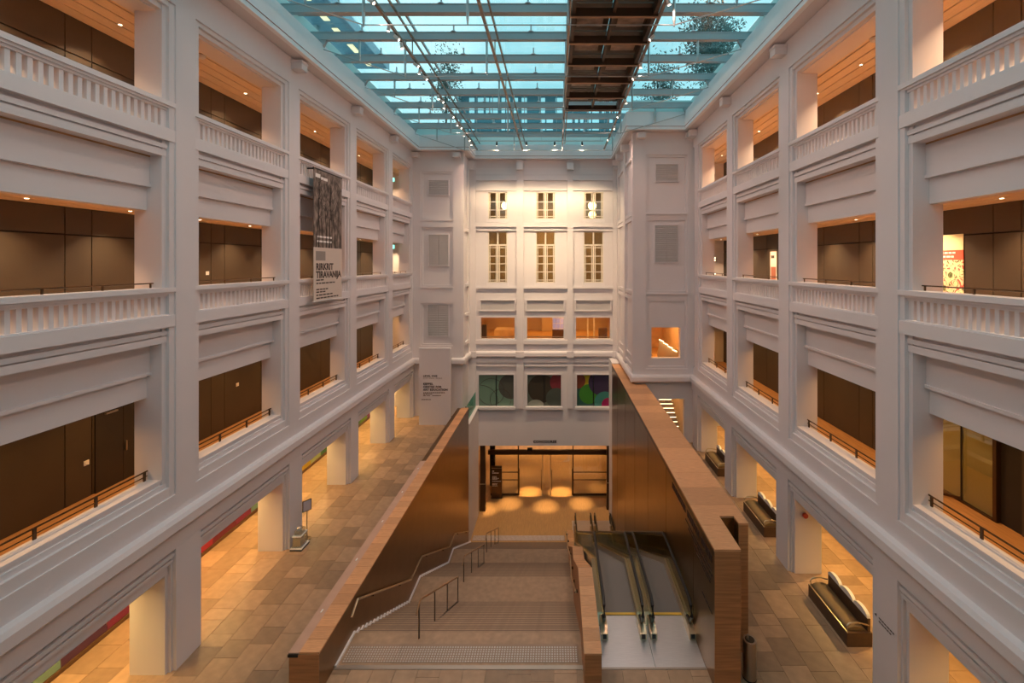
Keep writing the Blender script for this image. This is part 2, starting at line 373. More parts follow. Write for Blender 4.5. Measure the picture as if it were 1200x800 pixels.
for (o, s, Y, xp, xq) in ((bl, -1, YL, px(531, YL), px(493, YL)), (br, 1, YR, px(757, YR), px(806, YR))):
    xe = s*XB
    bmould(o, Y, min(xe, xp), max(xe, xp), 4.2, SOF, 0, 'pilaster')
    bmould(o, Y, min(xq, s*(HW+.1)), max(xq, s*(HW+.1)), 4.2, SOF, 0, 'pilaster')
    a, b = sorted((xp, xq))
    tops = ([(201, 257), (266, 336), (355, 405)] if s < 0 else [(181, 249), (255, 343), (350, 432)])
    bmould(o, Y, a, b, pz(tops[0][0], Y), SOF, 0, 'frieze')
    for i, (ta, tb) in enumerate(tops):
        za, zb = pz(tb, Y), pz(ta, Y); w = .14
        mb = MB(); d = -.06
        for (q0, q1, r0, r1) in ((a, a+w, za+w, zb-w), (b-w, b, za+w, zb-w), (a, b, za, za+w), (a, b, zb-w, zb)): mb.box(q0, q1, Y+.06, Y+.2, r0, r1)
        mb.build('panel_frame', PAINT, o)
        if i < 2:
            zn = pz(tops[i+1][0], Y)
            bmould(o, Y, a, b, zn, za, .0 if s < 0 else -.04, 'string_course'); bmould(o, Y, a, b, za-.10, za, .05, 'moulding', PAINT2)
    bmould(o, Y, a, b, 4.2, pz(tops[2][1], Y), 0, 'apron')
    mb = MB(); x0, x1 = sorted((xe-s*.25, s*(HW-.2))); mb.prism([(Y+.3, 3.78), (Y-.16, 3.78), (Y-.25, 3.86), (Y-.25, 4.10), (Y-.19, 4.2), (Y+.3, 4.24)], 'x', x0, x1); mb.build('cornice_ledge', PAINT2, o)
    mb = MB(); mb.prism([(xe+s*.3, 3.78), (xe-s*.16, 3.78), (xe-s*.25, 3.86), (xe-s*.25, 4.10), (xe-s*.19, 4.2), (xe+s*.3, 4.24)], 'y', Y+.3, YB+.1); mb.build('cornice_ledge', PAINT2, o)
    for xc in (xe+s*.35, s*(HW-.25)):
        MB().box(xc-.25, xc+.25, Y-.45, Y+.2, 18.62, 18.95).build('corbel', PAINT2, o)
    # side face toward the recess: stepped pilaster strips, mouldings and corbels
    L = YB-Y
    if s > 0:
        for (ya, yb) in ((Y+.02, Y+.5), (Y+L*.42, Y+L*.54), (YB-.7, YB)):
            MB().box(xe-.12, xe+.1, ya, yb, 4.2, SOF).build('pilaster', PAINT, o)
        for (ta, tb) in tops:
            for zz in (pz(ta, Y), pz(tb, Y)):
                for (ya, yb) in ((Y+.5, Y+L*.42), (Y+L*.54, YB-.7)):
                    MB().box(xe-.09, xe+.1, ya, yb, zz-.12, zz+.10).build('moulding', PAINT2, o)
        for (ya, yb) in ((Y+.75, Y+L*.42-.25), (Y+L*.54+.25, YB-.95)):
            MB().box(xe-.06, xe+.1, ya-.15, ya, 4.9, 17.0).build('panel_frame', PAINT, o); MB().box(xe-.06, xe+.1, yb, yb+.15, 4.9, 17.0).build('panel_frame', PAINT, o)
            MB().box(xe-.06, xe+.1, ya, yb, 5.0, 5.2).build('panel_frame', PAINT, o)
        for yy in (Y+L*.33, Y+L*.66, YB-.4): MB().box(xe-.5, xe+.1, yy-.22, yy+.22, 18.5, 18.9).build('corbel', PAINT2, o)
    else:
        MB().box(xe-.1, xe+.10, Y+.02, Y+.6, 4.2, SOF).build('pilaster', PAINT, o); MB().box(xe-.1, xe+.10, YB-.6, YB, 4.2, SOF).build('pilaster', PAINT, o)
        for zz in (5.0, 7.1, 9.3, 13.4): MB().box(xe-.1, xe+.12, Y+.6, YB-.6, zz, zz+.22).build('moulding', PAINT2, o)
        MB().box(xe-.1, xe+.5, YB-.55, YB-.1, 18.45, 18.85).build('corbel', PAINT2, o)
def louvre(parent, x0, x1, z0, z1, Y):
    v = MB().box(x0, x1, Y+.10, Y+.16, z0, z1).build('louvre_vent', VENT, parent, label='grey louvred vent')
    mb = MB(); n = max(4, int((z1-z0)/.12)); xm = (x0+x1)/2
    for i in range(n):
        z = z0+(i+.5)*(z1-z0)/n
        for (a, b) in ((x0+.04, xm-.03), (xm+.03, x1-.04)):
            mb.prism([(Y+.10, z-.035), (Y+.06, z-.045), (Y+.06, z-.025), (Y+.10, z+.03)], 'x', a, b)
    mb.build('slats', VENT, v, kind='stuff')
    mb = MB(); mb.box(x0-.05, x0, Y+.05, Y+.16, z0-.05, z1+.05); mb.box(x1, x1+.05, Y+.05, Y+.16, z0-.05, z1+.05); mb.box(x0, x1, Y+.05, Y+.16, z1, z1+.05); mb.box(x0, x1, Y+.05, Y+.16, z0-.05, z0); mb.build('vent_frame', PAINT, v)
for (xa, xb, ya, yb) in ((502, 525, 211, 228), (502, 525, 275, 311), (501, 525, 357, 394)): louvre(bl, px(xa, YL), px(xb, YL), pz(yb, YL), pz(ya, YL), YL)
for (xa, xb, ya, yb) in ((769, 795, 192, 212), (768, 795, 264, 307)): louvre(br, px(xa, YR), px(xb, YR), pz(yb, YR), pz(ya, YR), YR)

# rooms behind the two openings of the right block
rm = MB(); xa, xb = px(757, YR), px(812, YR)
rm.box(xa-.2, 9.2, YR+.5, YB, 4.3, 4.5); r1 = struct(rm.build('floor_stair_lobby', WOODF))
mb = MB(); mb.box(xa-.2, 9.4, YB, YB+.2, -.1, 8.4); mb.box(xa-.25, 9.4, YR+.5, YB, 8.3, 8.5); mb.box(9.2, 9.35, YR+.5, YB, -.1, 8.4)
struct(mb.build('wall_stair_lobby', WOODW))
STEPG = mat('step_light_glow', (1, .8, .5), .5, emit=(1, .72, .4), es=4)
for i in range(4):
    st = MB().box(-.16, .16, -.03, .03, -.03, .03).build('wall_light', STEPG, None, loc=(px(775+5.2*i, YR+2.0), YR+2.0, pz(399+3.9*i, YR+2.0)), rot=(0, R(25), 0))
    tag(st, 'warm step light seen through the upper opening of the right corner block', 'light', 'step lights in the right corner stair')
mb = MB(); mb.prism([(px(769, YR+2.2), 4.5), (px(805, YR+2.2), 4.5), (px(805, YR+2.2), pz(416, YR+2.2)), (px(773, YR+2.2), pz(399, YR+2.2))], 'y', YR+2.2, YR+2.3)
tag(mb.build('timber_partition', WROOM), 'pale sloping timber partition seen through the opening of the right corner block', 'partition')
disc_light('lobby_lamp', (7.6, YR+3.2, 8.2), 130, AMBER, .4); disc_light('lobby_lamp', (8.2, YR+3.2, 4.2), 60, AMBER, .3)
ss = thing('timber_stair', 'dark lit stair inside the ground opening of the right corner block', 'stairs', (7.3, YR+1.2, 0))
for i in range(12):
    MB().box(0, 1.7, i*.3, i*.3+.34, i*.2, i*.2+.06).build('tread', DARKW, ss); MB().box(0, 1.7, i*.3+.02, i*.3+.05, i*.2-.05, i*.2).build('tread_light', STEPG, ss)

# ------------------------------------------------------------------ back wall of the recess
Y = YB
def fx(x): return px(x, Y)
def fz(y): return pz(y, Y)
COLX = [(572, 594.5), (628, 650.5), (684, 707)]
OPX = [(563.5, 603), (617.5, 660.5), (675, 715)]
CWX = [(561, 602), (618, 657.5), (676, 715)]
CONTOP = fz(522)
hs = []
for i in range(3):
    a, b = COLX[i]; hs += [(fx(a), fx(b), fz(256.5), fz(225)), (fx(a), fx(b), fz(331), fz(271))]
    a, b = OPX[i]; hs += [(fx(a), fx(b), fz(397), fz(372))]
    a, b = CWX[i]; hs += [(fx(a), fx(b), fz(476), fz(439))]
hs.append((fx(560), fx(716), CON-.1, CONTOP))
mb = MB(); holes(mb, -XB-.1, XB+.1, CON-.1, SOF+.1, hs, Y, Y+.35)
wb = struct(mb.build('wall_back', PAINT)); wb['label'] = 'white end wall with three window bays and pilasters, brightly lit from above'
for (a, b) in ((548, 558), (605.5, 613.7), (664.8, 671.5), (718, 727)):
    MB().box(fx(a), fx(b), Y-.16, Y+.1, 4.2, SOF).build('pilaster', PAINT, wb)
    MB().box(fx(a)-.05, fx(b)+.05, Y-.30, Y+.1, 3.76, 4.22).build('cornice_break', PAINT2, wb)
    MB().box(fx(a), fx(b), Y-.16, Y+.1, fz(478), 3.78).build('lower_pilaster', PAINT, wb)
    MB().box(fx((a+b)/2)-.25, fx((a+b)/2)+.25, Y-.5, Y+.1, fz(200), fz(192)).build('corbel', PAINT2, wb)
bays = [(558, 605.5), (613.7, 664.8), (671.5, 718)]
for (a, b) in bays:
    A, B_ = fx(a), fx(b)
    for (ya, yb, d, n) in ((196.5, 204, .02, 'top_band'), (211.5, 206, .12, 'hood_moulding'), (223.5, 221.5, .08, 'moulding'), (266, 261, .14, 'string_course'), (270.5, 268.5, .10, 'moulding'), (338, 335, .14, 'sill_course'), (341, 339.2, .06, 'moulding'), (403, 398, .12, 'sill'), (429, 427, .10, 'moulding'), (424, 420.5, .14, 'moulding')):
        z0, z1 = sorted((fz(ya), fz(yb))); MB().box(A, B_, Y-d, Y+.05, z0, z1).build(n, PAINT2, wb)
    MB().prism([(Y+.3, 3.78), (Y-.16, 3.78), (Y-.25, 3.86), (Y-.25, 4.10), (Y-.19, 4.2), (Y+.3, 4.24)], 'x', A, B_).build('cornice_ledge', PAINT2, wb)
for i in range(3):
    a, b = OPX[i]
    NM = MB(); x0, x1, z0, z1 = fx(a), fx(b), fz(363), fz(352); w = .1
    for q in ((x0-w, x1+w, z1, z1+w), (x0-w, x1+w, z0-w, z0), (x0-w, x0, z0, z1), (x1, x1+w, z0, z1)): NM.box(q[0], q[1], Y-.12, Y+.05, q[2], q[3])
    NM.build('niche_frame', PAINT, wb)
    MB().box(x0, x1, Y-.012, Y+.02, z0, z1).build('niche_panel', VENT, wb)
    a, b = CWX[i]; MB().box(fx(a)-.12, fx(b)+.12, Y-.2, Y+.05, fz(479), fz(476.2)).build('window_sill', PAINT2, wb)
# windows with lattice of muntins
wn = 0
WFRAME = mat('cream_window_frame', (.78, .70, .56), .55)
for i in range(3):
    a, b = COLX[i]
    for (ya, yb, tall) in ((225, 256.5, False), (271, 331, True)):
        wn += 1; x0, x1, z0, z1 = fx(a), fx(b), fz(yb), fz(ya); xm = (x0+x1)/2
        mb = MB(); t = .07
        for q in ((x0, x0+t, z0, z1), (x1-t, x1, z0, z1), (x0, x1, z0, z0+t), (x0, x1, z1-t, z1), (xm-.06, xm+.06, z0, z1)): mb.box(q[0], q[1], Y+.04, Y+.16, q[2], q[3])
        if tall: mb.box(x0, x1, Y+.04, Y+.16, fz(288), fz(286))
        wd = struct(mb.build('window_%d' % wn, WFRAME)); wd['label'] = '%s cream lattice window in the %s bay of the lit end wall' % ('tall' if tall else 'small upper', ('left', 'middle', 'right')[i])
        mb = MB(); t = .03
        for (p0, p1) in ((x0, xm), (xm, x1)):
            for fr in (.18, .82):
                xx = p0+(p1-p0)*fr; mb.box(xx-t, xx+t, Y+.06, Y+.12, z0, z1 if not tall else fz(287))
        rows = [fz(ya+(yb-ya)*f) for f in ((.36, .66, .9) if not tall else ())] or [fz(q) for q in (290, 300, 309, 318.5, 328)]
        for z in rows: mb.box(x0, x1, Y+.06, Y+.12, z-t, z+t)
        mb.build('muntin', WFRAME, wd); MB().box(x0, x1, Y+.10, Y+.11, z0, z1).build('glass', GLASSW, wd)
        MB().box(x0-.1, x1+.1, Y-.1, Y+.1, z0-.28, z0).build('window_sill', PAINT2, wd)
# room behind the upper windows
mb = MB(); mb.box(-6, 6, 40, 40.2, 7.3, 18.5); mb.box(-6, 6, YB+.3, 40, 7.3, 7.5); mb.box(-6, 6, YB+.3, 40, 18.3, 18.5); mb.box(-6.1, -6, YB+.3, 40, 7.3, 18.5); mb.box(6, 6.1, YB+.3, 40, 7.3, 18.5)
struct(mb.build('wall_upper_room', mat('upper_room_wall', (.42, .33, .16), .8)))
for j, (gx, gy, gz) in enumerate(((592.5, 36.2, 241), (694, 36.2, 241))):
    o = thing('globe_lamp', 'glowing globe pendant behind the small upper %s window' % ('left', 'right')[j], 'lamp', (px(gx, gy), gy, pz(gz, gy)))
    MB().lathe([(.02, -.33), (.2, -.28), (.33, -.1), (.33, .1), (.2, .28), (.02, .33)], n=16).build('globe', mat('globe_glow', (1, .9, .7), .5, emit=(1, .8, .45), es=6), o, smooth=True)
    MB().tube([(0, 0, .3), (0, 0, 18.3-pz(gz, gy))], .02).build('stem', BRONZED, o)
    if j: MB().lathe([(.02, -1.0), (.2, -.95), (.3, -.8), (.3, -.65), (.2, -.5), (.02, -.45)], n=16).build('lower_globe', MATS['globe_glow'], o, smooth=True)
disc_light('room_lamp', (0, 36.5, 18.0), 330, AMBER, .8)
# gallery room behind the three low openings
mb = MB(); mb.box(-6.2, 6.2, YB+.35, 44, 4.2, 4.45); gf = struct(mb.build('floor_end_gallery', WOODF))
mb = MB(); mb.box(-6.2, 6.2, 44, 44.2, 4.2, 7.5); mb.box(-6.4, -6.2, YB+.3, 44, 4.2, 7.5); mb.box(6.2, 6.4, YB+.3, 44, 4.2, 7.5); mb.box(-6.2, 6.2, YB+.35, 44, 7.25, 7.4)
struct(mb.build('wall_end_gallery', WROOM))
for k, xx in enumerate((-4.2, -1.0, 2.0, 4.6)): disc_light('gallery_lamp', (xx, 37.5, 7.2), 55, AMBER, .2); disc_light('gallery_lamp', (xx, 41.5, 7.2), 55, AMBER, .2)
tag(MB().box(-4.4, -2.3, 38.6, 40.2, 4.45, 5.25).build('display_plinth', WOODW), 'low honey timber counter inside the left opening of the end gallery', 'counter')
tag(MB().box(-5.2, -4.75, 36.4, 36.9, 4.45, 6.0).build('dark_cabinet', DARKW), 'dark narrow cabinet inside the left opening of the end gallery', 'cabinet')
tag(MB().box(-.4, .6, 42.9, 43.6, 4.45, 5.9).build('pale_counter', WROOM), 'pale tall counter inside the middle opening of the end gallery', 'counter')
o = thing('lattice_screen', 'bluish lattice lit screen inside the middle opening of the end gallery', 'screen', (1.15, 38.2, 4.45))
MB().box(-.5, .5, 0, .06, 0, .9).build('base', DARKW, o); MB().box(-.5, .5, 0, .05, .9, 2.4).build('panel', mat('violet_screen', (.30, .28, .5), .5, emit=(.5, .5, .9), es=.5), o)
mb = MB()
for q in range(4): mb.box(-.5+q*.32, -.46+q*.32, -.02, .06, .9, 2.4); mb.box(-.5, .5, -.02, .06, .95+q*.45, 1.0+q*.45)
mb.build('lattice', WINK, o)
o = thing('portal_frame', 'bright white portal frame inside the right opening of the end gallery', 'frame', (3.7, 39, 4.45))
MB().box(0, .12, 0, .1, 0, 2.7).build('post', LAMPG if False else WHITEP, o); MB().box(.55, .67, 0, .1, 0, 2.7).build('post', WHITEP, o)
tag(MB().box(4.7, 5.4, 38.4, 39.0, 4.45, 5.4).build('dark_cabinet', DARKW), 'dark low cabinet inside the right opening of the end gallery', 'cabinet')
# glass line in front of the low openings
for i in range(3):
    a, b = OPX[i]; g = MB().box(fx(a), fx(b), Y+.2, Y+.215, fz(397), fz(372)).build('glass_pane', GLASSW, wb); MB().box(fx(a), fx(b), Y+.18, Y+.24, fz(395.4), fz(394.6)).build('rail', CHAMP, g)
# coloured windows (ground level)
def clip_disc(cx, cz, r, x0, x1, z0, z1, n=36):
    pts = [(cx+r*math.cos(2*math.pi*k/n), cz+r*math.sin(2*math.pi*k/n)) for k in range(n)]
    for (ax, v, sg) in ((0, x0, 1), (0, x1, -1), (1, z0, 1), (1, z1, -1)):
        o = []
        for k in range(len(pts)):
            p, q = pts[k-1], pts[k]; ip, iq = (p[ax]-v)*sg >= 0, (q[ax]-v)*sg >= 0
            if ip != iq:
                t = (v-p[ax])/(q[ax]-p[ax]); o.append((p[0]+t*(q[0]-p[0]), p[1]+t*(q[1]-p[1])))
            if iq: o.append(q)
        pts = o
        if len(pts) < 3: return None
    return pts
def film(n, c): return mat('film_'+n, c, .25, spec=.6)
base = [film('sage', (.16, .26, .19)), film('slate', (.11, .13, .10)), film('deep_teal', (.03, .10, .08))]
discs = [
 [(.92, .62, .36, film('grey', (.085, .09, .075)))],
 [(.43, .55, .42, film('dark_brown', (.045, .04, .03))), (.95, .75, .28, film('red', (.19, .03, .04))), (.25, -.12, .3, film('pale', (.28, .30, .25))), (.85, .25, .3, film('slate2', (.07, .085, .07)))],
 [(.3, .8, .22, film('yellow', (.42, .33, .02))), (.02, .80, .24, film('rust', (.20, .055, .03))), (.37, .38, .3, film('green', (.05, .22, .03))), (.75, .75, .4, film('violet', (.05, .035, .075))), (.85, .12, .32, film('teal', (.05, .22, .18))), (.95, .05, .2, film('magenta', (.30, .015, .09)))]]
for i in range(3):
    a, b = CWX[i]; x0, x1, z0, z1 = fx(a), fx(b), fz(476), fz(439); W_, H_ = x1-x0, z1-z0
    wd = struct(MB().box(x0, x1, Y+.12, Y+.16, z0, z1).build('window_%d' % (7+i), base[i])); wd['label'] = ('sage green glass window with fine ring lines', 'dark slate glass window with a big brown disc', 'multicoloured glass window with green, yellow and violet discs')[i]
    for j, (u, v, r, m) in enumerate(discs[i]):
        p = clip_disc(x0+u*W_, z0+v*H_, r*W_, x0, x1, z0, z1)
        if p: MB().prism(p, 'y', Y+.115-.004*j, Y+.12).build('colour_film', m, wd)
    if i == 0:
        for (u, v, r) in ((.35, .45, .38), (.62, .2, .3), (.05, .1, .5)):
            mb = MB(); pts = [(x0+u*W_+r*W_*math.cos(t*math.pi/24), Y+.115, z0+v*H_+r*W_*math.sin(t*math.pi/24)) for t in range(48)]
            pts = [p for p in pts if x0 < p[0] < x1 and z0 < p[2] < z1]
            for k in range(len(pts)-1):
                if (Vector(pts[k])-Vector(pts[k+1])).length < .3: mb.tube([pts[k], pts[k+1]], .018, 4)
            mb.build('ring_line', INK, wd)
    mb = MB(); xm = (x0+x1)/2; mb.box(xm-.03, xm+.03, Y+.08, Y+.14, z0, z1); mb.build('mullion', BLACKM, wd)
    mb = MB(); mb.box(x0-.06, x0, Y-.05, Y+.1, z0, z1); mb.box(x1, x1+.06, Y-.05, Y+.1, z0, z1); mb.box(x0-.06, x1+.06, Y-.05, Y+.1, z1, z1+.08); mb.build('window_frame', PAINT2, wd)
text('concourse_sign_letters', 'CONCOURSE', .26, (fx(638.5), Y-.012, fz(518.6)), (R(90), 0, 0), INK, None, 1.2, .01, 'CENTER', bold=.014)
tag(bpy.data.objects['concourse_sign_letters'], 'dark CONCOURSE lettering on the white wall above the doors', 'lettering')

# ------------------------------------------------------------------ floors
def slab(name, rects, z0, z1, m, label=None):
    mb = MB()
    for (a, b, c, d) in rects: mb.box(a, b, c, d, z0, z1)
    o = struct(mb.build(name, m)); 
    if label: o['label'] = label
    return o
WX0, WX1 = -5.05, 5.09             # stair well
YW = 12.1
fl = slab('floor', [(-12.4, WX0-.3, Y0, YB), (WX1+.3, 12.4, Y0, YB), (WX0-.3, WX1+.3, Y0, YW-.07)], -.35, -.02, JOINT, 'tan stone floor of the court at ground level')
def pavers(x0, x1, y0, y1, w, seed):
    rr = random.Random(seed); L = []
    n = max(1, round((x1-x0)/w)); w = (x1-x0)/n
    for i in range(n):
        y = y0-rr.random()*.8
        while y < y1:
            l = rr.choice((.45, .6, .9, .9, 1.2)); a, b = max(y, y0), min(y+l, y1)
            if b-a > .08: L.append((x0+i*w, x0+(i+1)*w, a, b))
            y += l
    return L
pav = [(q, 1) for q in pavers(-HW+.1, -5.82, 11.5, 30, .68, 1)] + [(q, 1) for q in pavers(6.45, HW-.1, 10.5, YR-4, .68, 2)]
pav += [(q, 0) for q in pavers(-12.3, -HW+.1, 4, 34, .72, 3)] + [(q, 0) for q in pavers(HW-.1, 12.3, 4, 30, .72, 4)] + [(q, 0) for q in pavers(WX0-.75, 6.45, 5, YW-.065, .62, 5)]
pav += [(q, 0) for q in pavers(-HW+.1, -5.82, 4, 11.5, .68, 6)] + [(q, 0) for q in pavers(-HW+.1, -5.82, 30, 34, .68, 8)] + [(q, 0) for q in pavers(6.45, HW-.1, 4, 10.5, .68, 7)] + [(q, 0) for q in pavers(6.45, HW-.1, YR-4, YR+3, .68, 9)]
ones = [q for q, f in pav if f][:300]; rest = [q for q, f in pav if f][300:]+[q for q, f in pav if not f]
pm = {}
for (a, b, c, d) in ones:
    key = (round(b-a, 3), round(d-c, 2))
    if key not in pm: pm[key] = MB().box(.005, b-a-.005, .005, d-c-.005, -.03, 0).mesh('paver', STONE)
    link('paver', pm[key], fl, (a, c, random.uniform(-.003, .001)))
mb = MB()
for (a, b, c, d) in rest: mb.box(a+.005, b-.005, c+.005, d-.005, -.03, 0)
mb.build('paver_field', STONES, fl, kind='stuff')

# ------------------------------------------------------------------ stair well walls
# left bronze parapet
lw = thing('bronze_parapet', 'low bronze clad parapet with striped timber coping left of the stair', 'parapet', (WX0, 11.3, 0))
MB().box(-.76, 0, 0, 19.3, CON-8.5*0-.1, 1.06).build('clad_wall', BRONZE, lw)
pm_ = MB().box(-.5, .015, .004, .396, 0, .05).mesh('coping_board', CAPWOOD)
for k in range(48): link('coping_board', pm_, lw, (0, k*.4, 1.06))
MB().box(-.78, -.50, 0, 11.0, 1.06, 1.10).build('coping_strip', STRIPM, lw)
MB().box(-.74, .01, -.02, 0, .0, 1.06).build('end_panel', ENDWOOD, lw)
MB().box(-.78, -.52, -.03, .02, 1.0, 1.07).build('end_light_box', BLACKM, lw)
for k in range(5): MB().box(-.66, -.62, 1.3+k*2.2, 1.42+k*2.2, 1.10, 1.11).build('marker_light', WHITEP, lw)
# white return wall and green glass balustrade at the far end of the parapet
slab('wall_return_left', [(WX0-.5, WX0, 30.6, YB)], CON-.1, -.15, PAINT); slab('trim_1', [(WX0-.55, WX0+.05, 30.6, YB)], -.15, -.05, PAINT2)
slab('wall_return_right', [(WX1, XB+.05, 32.6, YB)], CON-.1, 3.7, PAINT)
o = thing('glass_balustrade', 'small green glass balustrade at the far end of the left parapet', 'balustrade', (WX0-.2, 30.6, -.05))
MB().box(-.01, .01, .05, YB-30.7, 0, 1.15).build('glass', GLASSG, o); MB().box(-.03, .03, 0, .06, 0, 1.2).build('post', BLACKM, o)
# right bronze wall with timber coping
rw = thing('bronze_screen_wall', 'tall bronze clad wall with broad timber coping beside the escalators', 'wall', (WX1, 11.44, 0))
TOPR = 3.65; L1 = 1.34
pts = [(0, 0), (.65, 0), (.65, 1.5), (1.09, 1.5), (1.09, 1.16), (L1, 1.16), (L1, YR-11.44), (XB-WX1, YR-11.44), (XB-WX1, 32.6-11.44), (0, 32.6-11.44)]
MB().prism(pts, 'z', CON-.1, TOPR-.06).build('clad_wall', BRONZE, rw)
MB().box(-.012, .66, -.015, .0, -.1, TOPR-.06).build('end_panel', ENDWOOD, rw)
MB().box(1.08, L1+.01, 1.145, 1.16, -.1, TOPR-.06).build('end_panel', ENDWOOD, rw)
yy = 0; k = 0
while yy < 21.1:
    e = min(yy+1.05, 21.16); wd_ = L1+.02 if e < YR-11.4 else XB-WX1
    if yy == 0: pp = [(-.02, -.02), (.66, -.02), (.66, e-.004), (-.02, e-.004)]
    elif yy < 1.4: pp = [(-.02, yy+.004), (.66, yy+.004), (.66, 1.5), (1.08, 1.5), (1.08, 1.14), (L1+.02, 1.14), (L1+.02, e-.004), (-.02, e-.004)]
    else: pp = [(-.02, yy+.004), (wd_, yy+.004), (wd_, e-.004), (-.02, e-.004)]
    MB().prism(pp, 'z', TOPR-.06, TOPR).build('coping_board', CAPWOOD, rw); yy += 1.05
for k in range(6): MB().box(-.006, .004, 1.8+3.3*k, 1.808+3.3*k, CON, TOPR-.1).build('panel_seam', BRONZED, rw)
MB().box(-.014, 0, 0, 21.1, TOPR-.22, TOPR-.06).build('shadow_channel', BRONZED, rw)
# donor lettering on the inner face: short dark strokes in two sizes, too small to read
random.seed(3)
mb = MB(); y = 4.2
while y > .25:
    if random.random() < .17: y -= .14; continue
    h = .20; mb.box(-.014, .0, y-.085, y, TOPR-.52, TOPR-.52+h); mb.box(-.014, 0, y-.105, y-.095, TOPR-.52, TOPR-.52+h*random.choice((.5, 1))); y -= .15
mb.build('donor_lettering', INK, rw, kind='stuff')
mb = MB(); 
for (z, ya, yb) in ((TOPR-.74, .2, 2.6), (TOPR-.86, .2, 2.3), (TOPR-1.02, .3, 1.7), (TOPR-1.12, .3, 1.5), (TOPR-1.85, .2, 1.0)):
    y = yb
    while y > ya: l = random.uniform(.1, .3); mb.box(-.012, 0, max(ya, y-l), y, z, z+.05); y -= l+.05
mb.build('small_lettering', INK, rw, kind='stuff')

# ------------------------------------------------------------------ stair
stx0, stx1 = WX0, 1.72
sto = struct(slab('floor_stair_head', [(stx0, stx1, YW, 13.25)], -.35, -.012, STEP, 'stone stair head landing'))
stair = thing('stone_staircase', 'wide stone staircase of three flights going down to the concourse', 'stairs', (stx0, 13.25, 0))
flights = [(13.25, 18.2, 0, -2.85), (19.65, 24.8, -2.85, -5.70), (26.0, 31.1, -5.70, CON)]
for (ya, yb, za, zb) in flights:
    n = 17; dy = (yb-ya)/n; dz = (za-zb)/n
    me = MB().box(0, stx1-stx0, 0, dy, -.6, 0).mesh('step', STEP); mn = MB().box(.02, stx1-stx0-.02, -.0, .03, -.01, .003).mesh('nosing', mat('brown_nosing', (.22, .14, .09), .5))
    for k in range(n):
        st = link('step', me, stair, (0, ya+k*dy-13.25, za-(k+1)*dz)); link('nosing', mn, st, (0, dy-.035, 0))
    # white saw-tooth edging along the left wall
    mb = MB()
    for k in range(n): mb.box(0, .06, ya+k*dy-13.25, ya+(k+1)*dy-13.25+.02, za-(k+1)*dz-.02, za-(k+1)*dz+.07)
    mb.build('side_edging', PAINT2, stair)
for (ya, yb, z) in ((18.2, 19.65, -2.85), (24.8, 26.0, -5.70)):
    MB().box(0, stx1-stx0, ya-13.25, yb-13.25, z-.6, z).build('landing', STEP, stair); MB().box(0, .06, ya-13.25, yb-13.25, z, z+.07).build('side_edging', PAINT2, stair)
MB().box(0, .06, YW-13.25, 0, -.02, .05).build('side_edging', PAINT2, stair)
MB().box(0, stx1-stx0, YW-.06-13.25, YW+.06-13.25, -.02, .006).build('threshold_strip', NOSING, stair)
def tactile(x0, x1, y0, y1, z, label):
    t = thing('tactile_strip', label, 'tactile strip', (x0, y0, z))
    MB().box(0, x1-x0, 0, y1-y0, -.008, .004).build('base', mat('tactile_base', (.35, .235, .165), .6), t)
    mb = MB(); nx = int((x1-x0)/.075); ny = int((y1-y0)/.075)
    for i in range(nx):
        for j in range(ny):
            cx, cy = (i+.5)*.075, (j+.5)*.075; r = .021; k = len(mb.v)
            mb.v += [(cx-r, cy-r, .004), (cx+r, cy-r, .004), (cx+r, cy+r, .004), (cx-r, cy+r, .004), (cx-r*.5, cy-r*.5, .014), (cx+r*.5, cy-r*.5, .014), (cx+r*.5, cy+r*.5, .014), (cx-r*.5, cy+r*.5, .014)]
            mb.f += [(k+4, k+5, k+6, k+7), (k, k+1, k+5, k+4), (k+1, k+2, k+6, k+5), (k+2, k+3, k+7, k+6), (k+3, k, k+4, k+7)]
    mb.build('studs', mat('tactile_stud', (.70, .62, .55), .35, .6), t, kind='stuff')
tactile(stx0+.12, stx1-.1, 12.25, 12.85, -.004, 'studded tactile paving strip at the top of the stone stair')
tactile(stx0+.1, stx1-.1, 31.25, 31.85, CON+.01, 'studded tactile paving strip at the foot of the stone stair')

def zstair(y):
    for (ya, yb, za, zb) in flights:
        if y < ya: return za
        if y <= yb: return za+(zb-za)*(y-ya)/(yb-ya)
    return CON
# centre handrails
xr = -3.04
for j, (ya, yb, lab) in enumerate(((13.06, 18.2, 'brown steel handrail on the top flight in the middle of the stair'), (19.35, 24.75, 'brown steel handrail on the middle flight of the stone stair'), (25.7, 31.0, 'brown steel handrail on the lowest flight near the concourse'))):
    h = thing('stair_handrail', lab, 'handrail', (xr, ya, zstair(ya)), 0, 'handrails down the middle of the stair')
    zs = [zstair(ya+(yb-ya)*t)-zstair(ya) for t in (0, .33, .66, 1)]; ys = [(yb-ya)*t for t in (0, .33, .66, 1)]
    MB().tube([(0, -.25, .86), (0, -.05, 1.02), (0, ys[0]+.15, 1.02), (0, ys[3], zs[3]+1.02)], .03).build('rail', mat('warm_timber_rail', (.30, .16, .07), .4), h)
    for k in range(4): MB().box(-.012, .012, ys[k]-.035, ys[k]+.035, zs[k]-.02, zs[k]+1.0).build('post', BRONZED, h)
    mb = MB(); mb.box(-.05, .05, 0, ys[3], -.01, .01) if False else mb.prism([(0, .012), (0, -.1), (ys[3], zs[3]-.1), (ys[3], zs[3]+.05)], 'x', -.02, .02); mb.build('stringer', BRONZED, h)
